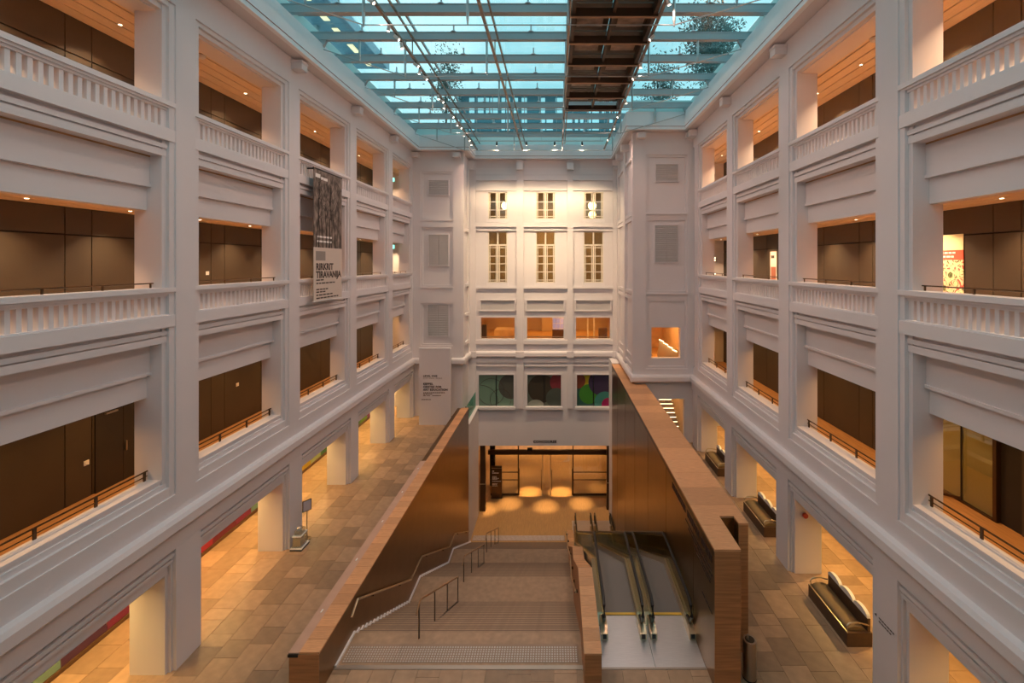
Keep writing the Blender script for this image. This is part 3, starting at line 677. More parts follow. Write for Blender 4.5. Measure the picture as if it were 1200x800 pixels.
# wall handrail
h = thing('stair_side_handrail', 'bronze wall handrail following the stair down the left parapet', 'handrail', (WX0+.09, 13, 0))
P = [(12.9, .72), (13.3, .95), (18.2, -1.95), (19.65, -1.95), (24.8, -4.8), (26.0, -4.8), (30.4, -7.3)]
MB().tube([(0, y-13, z) for y, z in P], .035).build('rail', CHAMP, h)
for (y, z) in ((14.5, .23), (17, -1.25), (20.5, -2.43), (23.5, -4.1), (27, -5.38), (29.5, -6.8)): MB().box(-.09, 0, y-13-.02, y-13+.02, z-.07, z-.02).build('bracket', BRONZED, h)

# timber divider between stair and escalators
dv = thing('timber_divider', 'slim timber clad divider wall stepping down between stair and escalators', 'divider', (1.72, 11.27, 0))
prof = [(11.27, 1.1), (14.46, 1.1), (18.5, -1.3), (19.6, -1.5), (28.9, -7.35), (30.6, -7.35)]
low = [(30.6, CON-.1), (11.27, CON-.1)]
MB().prism([(y-11.27, z-.04) for y, z in prof]+[(y-11.27, z) for y, z in low], 'x', 0, .43).build('core', ENDWOOD, dv)
for i in range(len(prof)-1):
    (ya, za), (yb, zb) = prof[i], prof[i+1]; n = max(1, round(math.hypot(yb-ya, zb-za)/.42))
    for k in range(n):
        t0, t1 = k/n, (k+1)/n; g = .004/max(.1, yb-ya)
        a = (ya+(yb-ya)*(t0+g)-11.27, za+(zb-za)*(t0+g)); b = (ya+(yb-ya)*(t1-g)-11.27, za+(zb-za)*(t1-g))
        MB().prism([a, b, (b[0], b[1]-.04), (a[0], a[1]-.04)], 'x', -.012, .442).build('coping_board', CAPWOOD, dv)
dh = thing('divider_handrail', 'bronze handrail on the stair side of the timber divider', 'handrail', (1.62, 13, 0))
MB().tube([(0, y-13, z) for y, z in ((14.2, .5), (18.4, -1.95), (19.65, -1.95), (24.8, -4.8), (26, -4.8), (30.2, -7.2))], .03).build('rail', CHAMP, dh)
for (y, z) in ((15, .0), (17.5, -1.45), (19, -1.95), (21.5, -3.0), (23.8, -4.27), (25.4, -4.8), (28, -6.0)): MB().box(-.01, .1, y-13-.03, y-13+.03, z-.1, z-.02).build('bracket', BRONZED, dh)

# ------------------------------------------------------------------ escalators
EP = [(13.45, 0.0), (16.3, 0.0), (30.75, CON), (33.0, CON)]
def ez(y):
    for (a, b) in zip(EP, EP[1:]):
        if a[0] <= y <= b[0]: return a[1]+(b[1]-a[1])*(y-a[0])/(b[0]-a[0])
    return 0.0 if y < 13.45 else CON
def escalator(xc, label, xa, xb):
    e = thing('escalator', label, 'escalator', (xc, 13.45, 0), 0, 'escalators')
    def L(pts): return [(y-13.45, z) for y, z in pts]
    hw = .57
    MB().box(xa-xc, xb-xc, YW-13.45, .46, -.1, -.012).build('landing_plate', STEEL, e, label='brushed steel landing plate'); MB().box(xa-xc, xb-xc, 32.08-13.45, 33.7-13.45, CON-.1, CON+.008).build('landing_plate', STEEL, e, label='brushed steel landing plate')
    mb = MB(); up = [(y, z-.12) for y, z in EP]; dn = [(y, z-.9) for y, z in reversed(EP)]
    mb.prism(L(up+dn), 'x', -hw-.12, hw+.12); mb.build('truss', BRONZED, e)
    n = 36; dy = (30.75-16.3)/n; dz = -CON/n
    sm = MB().box(-.5, .5, 0, dy, -.25, 0).mesh('step', ESTEP)
    for k in range(n): link('step', sm, e, (0, 16.3+k*dy-13.45, -(k+1)*dz+.02))
    MB().box(-.5, .5, .55, 16.3-13.45, -.12, .005).build('top_tread_plate', ESTEP, e)
    MB().box(-.5, .5, 30.75-13.45, 32.0-13.45, CON-.12, CON+.012).build('bottom_tread_plate', ESTEP, e)
    MB().box(-.5, .5, .46, .55, -.1, .010).build('comb', YELLOW, e)
    MB().box(-.5, .5, 32.0-13.45, 32.08-13.45, CON-.1, CON+.02).build('comb', YELLOW, e)
    for sd in (-1, 1):
        x = sd*hw
        # skirt and deck
        dk = [(y, z+.06) for y, z in EP]; db = [(y, z-.12) for y, z in reversed(EP)]
        dk[0] = (13.55, .06); 
        mb = MB(); a, b = sorted((sd*.5, sd*(hw+.14))); mb.prism(L([(13.5, .02), (13.75, .22), (16.25, .22), (30.75, CON+.24), (32.6, CON+.24), (32.9, CON+.02), (32.9, CON-.1), (30.75, CON-.1), (16.3, -.12), (13.5, -.12)]), 'x', a, b); mb.build('deck', CHAMP, e)
        mb = MB(); mb.prism(L([(13.3, .22), (16.25, .22), (30.75, CON+.24), (33.0, CON+.24), (33.1, CON+.6), (33.0, CON+.92), (30.85, CON+.92), (16.4, .92), (13.3, .92), (13.2, .6)]), 'x', x-.008, x+.008); mb.build('glass_side', GLASSB, e)
        hp = [(13.55, .26), (13.25, .34), (13.10, .58), (13.2, .85), (13.45, .95), (16.4, .95), (16.75, .85), (30.6, CON+1.05), (30.95, CON+.95), (32.9, CON+.95), (33.2, CON+.85), (33.3, CON+.58), (33.15, CON+.34), (32.9, CON+.26)]
        mb = MB(); mb.tube([(x, y-13.45, z) for y, z in hp], .048, 8); mb.build('handrail', RUBBER, e, smooth=True)
        mb = MB(); mb.prism(L([(13.0, -.01), (13.0, .16), (13.25, .26), (13.6, .26), (13.6, -.01)]), 'x', x-.1, x+.1); nb = mb.build('newel_base', CHAMP, e)
        MB().box(x-.055, x+.055, -.475, -.44, .03, .15).build('handrail_inlet', BLACKM, nb)
    return e
escalator(2.985, 'escalator beside the timber divider, left of the pair', 2.17, 3.70)
escalator(4.43, 'escalator against the tall bronze wall, right of the pair', 3.71, WX1-.01)
tag(MB().box(2.15, WX1, YW-.06, YW, -.02, .004).build('threshold_strip', NOSING), 'thin steel strip in the floor in front of the escalator plates', 'floor strip')

# ------------------------------------------------------------------ concourse
slab('floor_concourse', [(-9, 9, 31.0, 48)], CON-.4, CON, WOODF, 'honey timber floor of the lit concourse')
slab('ceiling_concourse', [(-9, 9, YB+.35, 48)], CONTOP+.35, CONTOP+.5, PAINT)
cwall = slab('wall_concourse', [(-9, 9, 46.5, 46.8)], CON, CONTOP+.5, WOODW, 'pale timber wall behind the concourse doors')
slab('wall_concourse_side', [(-9.2, -8.9, YB, 48), (8.9, 9.2, YB, 48)], CON, CONTOP+.5, WOODW)
slab('wall_well_end', [(-9.2, WX0-.3, YB, YB+.3), (XB, 9.2, YB, YB+.3)], CON, 0, PAINT)
YD = 37.4
def dx(x): return px(x, YD)
def dzp(y): return pz(y, YD)
HB = dzp(527), dzp(532)
scr = thing('glass_door_screen', 'bronze framed glass screen with double doors at the concourse', 'doors', (0, YD, CON))
MB().box(dx(572), dx(712), -.12, .12, HB[1]-CON, HB[0]-CON).build('header_beam', BRONZED, scr)
MB().box(dx(618), dx(624), -.2, .0, HB[0]-CON-.02, HB[0]-CON+.2).build('door_sensor', BLACKM, scr)
for xx in (607.5, 671.5):
    MB().box(dx(xx)-.05, dx(xx)+.05, -.06, .06, 0, CONTOP+.35-CON).build('post', BRONZED, scr)
for (a, b) in ((575, 607), (672, 712)):
    MB().box(dx(a), dx(b), -.012, .012, .15, HB[1]-CON).build('side_glass', GLASSW, scr)
    for zz in (dzp(553)-CON, dzp(562)-CON): MB().box(dx(a), dx(b), -.03, .03, zz-.03, zz+.03).build('rail', BRONZED, scr)
    MB().box(dx(a), dx(b), -.05, .05, 0, .16).build('bottom_rail', BRONZED, scr)
for j, (a, b) in enumerate(((608.5, 636), (645, 670.5))):
    lf = MB().box(dx(a), dx(b), -.012, .012, .02, HB[1]-CON).build('door_leaf', GLASSW, scr)
    xs = dx(a) if j else dx(b)
    MB().box(xs-.04, xs+.04, -.04, .04, 0, HB[1]-CON).build('stile', CHAMP, lf)
    hx = xs+(.12 if j else -.12); MB().tube([(hx, -.1, .5), (hx, -.1, 2.2)], .03).build('pull_handle', BRONZED, lf)
    xo = dx(b) if j else dx(a); MB().tube([(xo, -.12, .1), (xo, -.12, 2.3)], .03).build('pull_handle', BRONZED, lf)
MB().box(dx(637.5), dx(643.5), -.02, .02, .0, HB[1]-CON).build('center_glass', GLASSW, scr)
for k, (a, b, yy, lab) in enumerate(((563, 569, 35.2, 'bronze column at the left edge of the concourse doorway'), (711, 716, 35.4, 'bronze column at the right edge of the concourse doorway'))):
    c = thing('bronze_column', lab, 'column', (px((a+b)/2, yy), yy, CON)); w = (b-a)/2*yy/F
    MB().box(-w, w, -.2, .2, 0, CONTOP-CON+.3).build('shaft', BRONZED, c); MB().box(-w-.03, w+.03, -.23, .23, 0, .08).build('base', BRONZED, c); MB().box(-w-.02, w+.02, -.22, .22, 2.1, 2.16).build('band', CHAMP, c)
c = MB().box(px(574, 39), px(580, 39), 39, 39.3, CON, CONTOP+.3).build('dark_pillar', BLACKM); tag(c, 'black square pillar behind the directory totem', 'pillar')
c = thing('hanging_blind', 'olive dark hanging panel behind the right side glass of the concourse screen', 'panel', (px(707, 39.5), 39.5, CONTOP-1.6))
MB().box(-.25, .25, 0, .1, 0, 1.9).build('panel', DARKW, c); MB().box(-.3, .3, -.02, .12, 0, .06).build('bottom_bar', BRONZED, c)
# timber wall boards behind
mb = None
for k in range(7):
    MB().box(-9, 9, 46.44, 46.5, CON+k*.82+.01, CON+(k+1)*.82-.01).build('board', WOODW, cwall)
# totem
t = thing('directory_totem', 'dark brown directory totem with white lines of text at the concourse doors', 'sign', (px(582, 36.9), 36.9, CON))
MB().box(-.43, .43, 0, .16, .04, 2.65).build('body', BRONZED, t); MB().box(-.46, .46, -.03, .19, 0, .05).build('foot', BLACKM, t); MB().box(-.43, .43, -.012, 0, 2.50, 2.53).build('stripe', CHAMP, t)
mb = MB()
for (z, n, h) in ((2.22, 1, .09), (2.07, 4, .08), (1.80, 3, .045), (1.72, 3, .045), (1.64, 4, .045), (1.56, 3, .045), (1.40, 5, .05), (1.20, 3, .045), (1.12, 3, .045), (1.02, 3, .045)):
    x = -.36
    for q in range(n): l = random.uniform(.08, .15); mb.box(x, x+l, -.01, 0, z, z+h); x += l+.025
mb.build('lettering', WINK, t, kind='stuff')
b = thing('wall_sconce', 'small upright glowing lamp at the foot of the right concourse column', 'lamp', (px(716.3, 34.3), 34.3, CON+.05))
MB().box(-.06, .06, -.06, .06, 0, .08).build('base', BRONZED, b); MB().box(-.035, .035, -.035, .035, .08, 1.05).build('tube', DOWNG, b); MB().box(-.06, .06, -.06, .06, 1.05, 1.1).build('cap', BRONZED, b)
for (xx, yy, p) in ((-1.3, 37.75, 5000), (1.36, 37.75, 5000), (-2.8, 36.0, 2000), (.15, 35.6, 2000), (3.0, 36.0, 2000), (-4.6, 35.2, 3000), (4.6, 38.5, 900), (-3.5, 41, 700), (0, 42, 700), (3.5, 42, 700)):
    spot('concourse_lamp', (xx, yy, CONTOP+.3), (xx, yy+.1, CON), p, (1, .66, .32), 26 if yy < 40 else 60, 1.0, .08)
for xx in (-5, -1.5, 2, 5.5): spot('concourse_wall_lamp', (xx, 44, CONTOP+.25), (xx, 46.5, CON+2.4), 800, (1, .74, .46), 100, .8, .1)

# ------------------------------------------------------------------ gallery handrails
for s in (-1, 1):
    P = PIERS[s]
    names = ['nearest', 'second', 'third', 'fourth', 'last', 'sixth']
    vis = [k for k in range(len(P)-1) if P[k+1] > 9]
    for c, k in enumerate(vis):
        y0, y1 = P[k]+.62, min(P[k+1]-.62, YEND[s]-.1)
        h = thing('gallery_handrail', 'dark two-bar handrail on the lower gallery sill, %s bay of the %s wall' % (names[c], SIDE[s]), 'handrail', (s*(HW+.52), y0, 5.25), 0, 'handrails of the lower galleries')
        MB().tube([(0, 0, .24), (0, y1-y0, .24)], .022, 6).build('top_bar', BRONZED, h); MB().tube([(0, 0, .11), (0, y1-y0, .11)], .015, 6).build('lower_bar', BRONZED, h)
        n = 4
        for q in range(n): yy = .08+(y1-y0-.16)*q/(n-1); MB().box(-.015, .015, yy-.03, yy+.03, 0, .25).build('post', BRONZED, h)
        h = thing('gallery_handrail', 'thin bar handrail above the middle balustrade, %s bay of the %s wall' % (names[c], SIDE[s]), 'handrail', (s*(HW+.36), y0, BZ+1.02), 0, 'handrails of the middle galleries')
        MB().tube([(0, 0, .12), (0, y1-y0, .12)], .016, 6).build('top_bar', BRONZED, h)
        for q in range(n): yy = .08+(y1-y0-.16)*q/(n-1); MB().box(-.012, .012, yy-.02, yy+.02, 0, .12).build('post', BRONZED, h)

# ------------------------------------------------------------------ exhibition banner
bn = thing('exhibition_banner', 'tall hanging banner with a brown forest photograph above cream text panel', 'banner', (-9.12, 18.5, 9.42))
BW, BH, BS = 2.4, 5.6, 2.28
def forest():
    m = bpy.data.materials.new('forest_print'); m.use_nodes = True; n = m.node_tree; b = n.nodes['Principled BSDF']; b.inputs['Roughness'].default_value = .6
    t = n.nodes.new('ShaderNodeTexCoord'); mp = n.nodes.new('ShaderNodeMapping'); mp.inputs['Scale'].default_value = (1, 1.3, .8)
    z = n.nodes.new('ShaderNodeTexNoise'); z.inputs['Scale'].default_value = 3.2; z.inputs['Detail'].default_value = 10; z.inputs['Distortion'].default_value = .3
    r = n.nodes.new('ShaderNodeValToRGB'); e = r.color_ramp.elements
    e[0].position = .38; e[0].color = (.06, .042, .032, 1); e[1].position = .68; e[1].color = (.34, .26, .22, 1)
    n.links.new(t.outputs['Object'], mp.inputs['Vector']); n.links.new(mp.outputs[0], z.inputs['Vector']); n.links.new(z.outputs['Fac'], r.inputs['Fac']); n.links.new(r.outputs[0], b.inputs['Base Color']); return m
ph = MB().box(-.012, .012, 0, BW, BS, BH).build('photo_print', forest(), bn)
CREAM = mat('cream_print', (.68, .58, .50), .6)
MB().box(-.012, .012, 0, BW, 0, BS).build('text_print', CREAM, bn)
mb = MB(); rr = random.Random(5)
for k in range(9):
    y = .12+k*.27+rr.uniform(-.08, .08); w = rr.uniform(.012, .03); p = []; z = BS; dr = rr.uniform(-.05, .05)
    while z < BH-.3 and .05 < y < BW-.05:
        p.append((.012, y, z)); z += .4; y += dr+rr.uniform(-.05, .05)
        if z > BS+.8:
            for q in range(2):
                a = y+rr.choice((-1, 1))*rr.uniform(.2, .5); b = z+rr.uniform(.25, .6)
                if .04 < a < BW-.04 and b < BH-.2 and .04 < y < BW-.04: mb.tube([(.012, y, z), (.012, a, b)], [w*.45, w*.2], 4)
    if len(p) > 2: mb.tube(p, [w*(1-.6*i/len(p)) for i in range(len(p))], 4)
mb.build('printed_trunks', mat('trunk_print', (.03, .02, .015), .6), ph)
rt = (R(90), 0, R(90))
text('printed_heading', 'RIRKRIT\nTIRAVANIJA', .40, (.016, .16, 1.32), rt, INK, bn, 1.0, .003, line=.85, bold=.014)
MB().box(.0, .016, .14, .92, 1.72, 2.12).build('printed_mark', mat('grey_print', (.30, .26, .23), .6), bn)
mb = MB()
for (z, n) in ((.86, 2), (.72, 6), (.46, 4), (.35, 3), (.22, 5), (.09, 7)):
    y = .18
    for q in range(n): l = rr.uniform(.14, .3); mb.box(0, .016, y, y+l, z, z+.055); y += l+.05
mb.build('printed_small_text', INK, bn, kind='stuff')
mb = MB(); mb.box(0, .016, .12, .5, BH-.36, BH-.2); mb.box(0, .016, .55, 1.1, BH-.40, BH-.28); mb.box(0, .016, .25, 1.5, BS+.42, BS+.5); mb.box(0, .016, .25, 1.45, BS+.22, BS+.3); mb.build('printed_caption', WINK, bn, kind='stuff')
MB().tube([(0, -.03, BH), (0, BW+.03, BH)], .03).build('top_rod', BLACKM, bn); MB().tube([(0, -.03, 0), (0, BW+.03, 0)], .025).build('bottom_rod', WHITEP, bn)
for yy in (.2, BW-.2): MB().box(-.55, 0, yy-.02, yy+.02, BH-.03, BH+.03).build('bracket', BLACKM, bn)

# ------------------------------------------------------------------ level sign
sg = thing('level_sign_panel', 'tall off-white sign panel reading LEVEL ONE and KEPPEL CENTRE FOR ART EDUCATION', 'sign', (px(491, 30.3), 30.3, 0))
sw = (527-491)*30.3/F
MB().box(0, sw, 0, .22, 0, 5.17).build('panel', PAINT, sg); MB().box(-.02, sw+.03, -.02, .24, 5.17, 5.24).build('top_cap', PAINT2, sg); MB().box(sw, sw+.05, .0, .22, 0, 5.17).build('side_edge', PAINT2, sg)
fr = (R(90), 0, 0)
def sz(y): return pz(y, 30.3)
text('lettering', 'LEVEL ONE', .16, (.29, -.006, sz(441.3)), fr, INK, sg, 1.25, bold=.008); text('lettering', 'CITY HALL WING', .13, (.29, -.006, sz(443.8)), fr, mat('grey_lettering', (.20, .14, .11), .6), sg, 1.3)
text('lettering', 'KEPPEL\nCENTRE FOR\nART EDUCATION', .185, (.29, -.006, sz(450.7)), fr, INK, sg, 1.18, .008, line=1.08, bold=.008)
mb = MB()
for (y, a, b) in ((460, .29, 1.78), (461.6, .29, .9), (463.4, .29, .5), (463.4, .56, .75), (463.4, .92, 1.5), (468, .18, .8)):
    x = a
    while x < b: l = random.uniform(.07, .16); mb.box(x, min(b, x+l), -.006, 0, sz(y)-.03, sz(y)+.03); x += l+.03
mb.build('small_lettering', mat('brown_lettering', (.16, .10, .08), .6), sg, kind='stuff')

# ------------------------------------------------------------------ skylight
def ring(outline, o0, o1, z0, z1, mb):
    N = []
    for a, b in zip(outline, outline[1:]):
        d = Vector((b[0]-a[0], b[1]-a[1])).normalized(); N.append(Vector((-d.y, d.x)))
    def off(o):
        q = []
        for i, pt in enumerate(outline):
            v = Vector((0, 0))
            if i == 0: v = N[0]
            elif i == len(outline)-1: v = N[-1]
            else: v = N[i-1]+N[i]
            q.append((pt[0]+v.x*o, pt[1]+v.y*o))
        return q
    A, B2 = off(o0), off(o1)
    for i in range(len(A)-1):
        a, b, c, d = A[i], A[i+1], B2[i+1], B2[i]
        mb.quad((*a, z0), (*b, z0), (*b, z1), (*a, z1)); mb.quad((*d, z0), (*c, z0), (*c, z1), (*d, z1))
        mb.quad((*a, z0), (*b, z0), (*c, z0), (*d, z0)); mb.quad((*a, z1), (*b, z1), (*c, z1), (*d, z1))
    return mb
XE = 8.7; XN = 5.2; YF = {-1: YL-.65, 1: YR-.6}; YBF = YB-.55
GZR = 21.0; BZ0 = 20.3
outline = [(-XE, Y0), (-XE, YF[-1]), (-XN, YF[-1]), (-XN, YBF), (XN, YBF), (XN, YF[1]), (XE, YF[1]), (XE, Y0)]
ceil = struct(ring(outline, 0, .18, SOF, 20.12, MB()).build('ceiling', FASCIA)); ceil['label'] = 'glass skylight on teal steel beams over the whole court'
ring(outline, -.012, 0, SOF+.17, SOF+.195, MB()).build('seam_line', REDLINE, ceil)
ring(outline, .5, .6, 20.0, GZR-.02, MB()).build('roof_curb', mat('pale_green_upstand', (.55, .70, .68), .5), ceil)
ring(outline, .1, .55, 20.06, 20.11, MB()).build('curb_ledge', FASCIA, ceil)
for (q, nm_) in (((-9.3, -XN-.14, YF[-1]+.14, YL+.3), 'left block'), ((XN+.14, 9.3, YF[1]+.14, YR+.3), 'right block'), ((-XB-.2, XB+.2, YBF+.14, YB+.2), 'end wall'), ((-XB-.2, -XN-.14, YL+.3, YBF+.14), 'left recess'), ((XN+.14, XB+.2, YR+.3, YBF+.14), 'right recess')):
    o = struct(MB().box(*q, SOF+.014, SOF+.22).build('soffit', PAINT)); o['label'] = 'white soffit above the '+nm_
mb = MB(); mb.box(-13.0, -9.2, Y0, 36, 20.0, 20.15); mb.box(9.2, 13, Y0, 36, 20.0, 20.15); mb.box(-13, -XN, YF[-1]+.55, 46, 20.0, 20.14); mb.box(XN+.5, 13, YF[1]+.55, 46, 20.0, 20.14); mb.box(-XN-.5, XN+.5, YBF+.55, 46, 20.0, 20.15)
struct(mb.build('roof_deck', mat('grey_roof_deck', (.2, .22, .24), .9)))
PURL = mat('purlin_warm_light_tone', (.42, .36, .32), .4, .4)  # warm light from below is put into the purlin colour
beamY = [18.5+2.0*k for k in range(-7, 8)]
TX = [-5.0, -1.56, 1.45, 4.6]
def span(y):
    if y < YF[1]: return -XE-.5, XE+.5
    if y < YF[-1]: return -XE-.5, XN+.5
    return -XN-.5, XN+.5
for y in beamY:
    if y > YBF: continue
    a, b = span(y)
    mb = MB(); mb.box(a, b, y-.10, y+.10, BZ0, BZ0+.03); mb.box(a, b, y-.08, y+.08, BZ0+.03, BZ0+.30); mb.box(a, b, y-.10, y+.10, BZ0+.30, BZ0+.33)
    be = mb.build('beam', BEAM, ceil)
    mb = MB(); mb.box(a, b, y+.93, y+1.07, GZR-.20, GZR-.06); pu = mb.build('purlin', PURL, ceil); MB().box(a, b, y+.96, y+1.04, GZR-.06, GZR-.005).build('gasket', RUBBER, pu)
    mb = MB()
    for xx in [TX[0]-2.1]+[(p+q)/2 for p, q in zip(TX, TX[1:])]+[TX[-1]+2.1]:
        if a < xx < b: mb.tube([(xx, y, BZ0+.33), (xx, y, GZR-.03)], .035, 6); mb.lathe([(.16, BZ0+.33), (.05, BZ0+.43)], (xx, y), 8)
    mb.build('glass_support', BEAM, be)
    xs = [a]+[t for t in [(-7.1), *TX, 6.9] if a < t < b]+[b]
    for (p, q) in zip(xs, xs[1:]):
        for (u, v) in ((y-1.0, y), (y, y+1.0)):
            MB().box(p+.012, q-.012, u+.012, v-.012, GZR, GZR+.015).build('glass_pane', GLASS, ceil)
# glass joints, longitudinal purlins
for t in TX: MB().box(t-.04, t+.04, 4.5, YBF+.4, GZR-.12, GZR-.02).build('glazing_bar', BEAM, ceil)
# tension trusses on every second beam
SB = 18.8
for y in beamY[1::2]:
    a, b = span(y)
    if y > YBF: continue
    tr = MB(); pts = [(a+.3, y, 20.0), (-5.3, y, SB), (4.85, y, SB), (b-.3, y, 20.0)]
    if b < 8: pts = [(a+.3, y, 20.0), (-5.3, y, SB), (4.85, y, SB)]
    tr.tube(pts, .022, 6); rod = tr.build('tie_rod', RODM, ceil)
    for (xx, zb) in ((-7.2, 19.45), (-5.3, SB-.06), (-1.9, SB), (1.4, SB), (4.85, SB-.06), (6.9, 19.4)):
        if a < xx < b: MB().tube([(xx, y, zb), (xx, y, zb+.2), (xx, y, BZ0-.1), (xx, y, BZ0+.02)], [.02, .045, .045, .05], 8).build('strut', RODM, ceil)
    for xx in (a+.35, b-.35): MB().prism([(xx-.3, BZ0), (xx+.3, BZ0), (xx+.12, 19.95), (xx-.12, 19.95)], 'y', y-.06, y+.06).build('anchor_bracket', BEAM, ceil)
# light tracks with spotlights
for k, t in enumerate(TX):
    tk = thing('light_track', ('leftmost brown lighting track with spotlights under the skylight', 'second brown lighting track from the left under the skylight', 'third lighting track, left edge of the dark gantry', 'rightmost brown lighting track with spotlights beside the dark gantry')[k], 'light track', (t, 5, 19.6), 0, 'lighting tracks under the skylight')
    MB().box(-.05, .05, 0, YBF-5.2, 0, .10).build('rail', TRACKM, tk); MB().box(.16, .22, 0, YBF-5.2, .5, .58).build('upper_rail', TRACKM, tk)
    for y in beamY[1::2]:
        if 6 < y < YBF: MB().box(-.02, .02, y-5-.02, y-5+.02, .1, .72).build('hanger', TRACKM, tk)
def lamp(x, y, z, tgt, label, group, power=0, col=SOFT, angle=70, body=None):
    o = thing('track_spotlight', label, 'spotlight', (x, y, z), 0, group)
    d = (Vector(tgt)-Vector((x, y, z))).normalized(); c = d*.2
    MB().box(-.02, .02, -.02, .02, -.1, .0).build('stem', body or BLACKM, o)
    MB().tube([Vector((0, 0, -.12))-d*.08, Vector((0, 0, -.12))+d*.14], .06, 10).build('can', body or WHITEP, o)
    MB().tube([Vector((0, 0, -.12))+d*.141, Vector((0, 0, -.12))+d*.15], .048, 10).build('lens', LAMPG, o)
    if power: spot('track_lamp', tuple(Vector((x, y, z-.12))+d*.19), tgt, power, col, angle, .8, .06)
LP = 215
ys = [5.5, 7.0, 9, 10.2, 12.4, 13.6, 14.3, 15.9, 16.6, 17.2, 18.9, 19.5, 20.2, 22.5, 23.1, 23.8, 25.4, 26.8, 27.5, 29.0, 30.2, 31.2]
for i, y in enumerate(ys):
    lamp(TX[0], y, 19.6, [(8, y+2, 7), (-2, y+1, 0), (7, y+1, 11), (-8, y+2, 9)][i % 4], 'small bright spotlight on the leftmost lighting track', 'spotlights on the leftmost track', LP, SOFT, 120)
for i, y in enumerate(ys[::2]):
    lamp(TX[3], y, 19.6, [(-8, y+2, 7), (3, y+1, 0), (-7, y+1, 11), (8, y+2, 9)][i % 4], 'small bright spotlight on the rightmost lighting track', 'spotlights on the rightmost track', LP*1.6, SOFT, 120)
for i, xx in enumerate((-3.06, -1.03, .88, 2.75)):
    lamp(xx, 30.2, 19.32, (xx*1.3, YB, 11.5), 'black floodlight aimed at the end wall, number %s from the left' % ('one', 'two', 'three', 'four')[i], 'floodlights before the end wall', 2100, (1, .72, .42), 84, BLACKM)
o = thing('flood_rail', 'thin steel rail carrying black floodlights before the end wall', 'rail', (0, 30.2, 19.36)); MB().tube([(-4.6, 0, 0), (4.2, 0, 0)], .03, 6).build('rail', RODM, o)
for xx in (-4.2, 0, 4.0): MB().tube([(xx, 0, 0), (xx, 0, 1.0)], .012, 5).build('hanger', RODM, o)
# dark gantry under the glass
g = thing('roof_gantry', 'dark brown framed gantry with glossy panels under the right part of the skylight', 'gantry', (TX[2], 8, 19.62))
gw = TX[3]-TX[2]; gy = [15.5+1.9*k-8 for k in range(-4, 6)]
for xx in (.08, gw-.22): MB().box(xx, xx+.14, 0, gy[-1]+.1, .06, .45).build('side_beam', GANTRY, g)
for y in gy: MB().box(.05, gw-.05, y-.04, y+.04, 0, .3).build('cross_beam', GANTRY, g); MB().box(.05, gw-.05, y-.06, y+.06, -.02, .0).build('lit_flange', mat('flange_warm_light_tone', (.34, .22, .13), .5, .3), g)  # underside in a paler brown, warm light painted into its colour
for (u, v) in zip(gy, gy[1:]):
    MB().box(gw*.5-.05, gw*.5+.05, u, v, .12, .45).build('center_rib', GANTRY, g)
    for (p, q) in ((.1, gw*.5-.05), (gw*.5+.05, gw-.1)):
        c = MB().box(p, q, u+.04, v-.04, .5, .56).build('panel', GANTRY, g); MB().box(p+.22, q-.22, u+.4, v-.35, .485, .50).build('reflection_inset', GANTG, c)  # inset is a lighter patch standing for the mirrored interior

# ------------------------------------------------------------------ beyond the glass roof
ev = thing('roof_eave', 'blue grey building eave with a row of warm lights beyond the left skylight edge', 'eave', (-12.6, 8, 20.15))
MB().box(-.9, 1.5, 0, 24, 4.9, 5.3).build('soffit_slab', mat('blue_grey_soffit', (.12, .22, .30), .5), ev)
MB().box(1.5, 1.56, 0, 24, 4.8, 5.4).build('edge_trim', mat('pale_blue_trim', (.4, .55, .65), .5), ev)
for k in range(6): MB().box(-.8, -.5, k*4.4+.5, k*4.4+.8, 0, 4.9).build('post', BEAM, ev)
for k in range(12): MB().box(.2, .55, .9+k*1.95, 2.0+k*1.95, 4.86, 4.90).build('soffit_light', mat('warm_soffit_light', (1, .8, .5), .5, emit=(1, .72, .38), es=1.3), ev)
pv = thing('roof_pavilion', 'low glazed roof pavilion with bright vertical panes beyond the back of the skylight', 'pavilion', (-.5, 41, 20.15))
MB().box(-7.5, 7.5, .1, 3, 0, 6.4).build('core', mat('pavilion_blue', (.10, .25, .30), .6), pv); MB().box(-7.8, 7.8, -.6, 3.4, 6.4, 6.7).build('roof', BEAM, pv)
rr = random.Random(11); x = -7.3
lit = mat('lit_pane', (.5, .75, .8), .4, emit=(.45, .8, .85), es=.7)
while x < 7:
    w = rr.uniform(.25, .7); 
    for (z0, z1) in ((3.2, 4.5), (4.8, 6.2)):
        if rr.random() < .7: MB().box(x, x+w, .05, .1, z0, z1).build('pane', lit, pv)
    x += w+rr.uniform(.1, .5)
for k in range(11): MB().box(-7.4+k*1.48, -7.32+k*1.48, 0, .1, 0, 6.4).build('mullion', BEAM, pv)
MB().box(-7.5, 7.5, -.02, .1, 4.55, 4.75).build('transom', BEAM, pv)
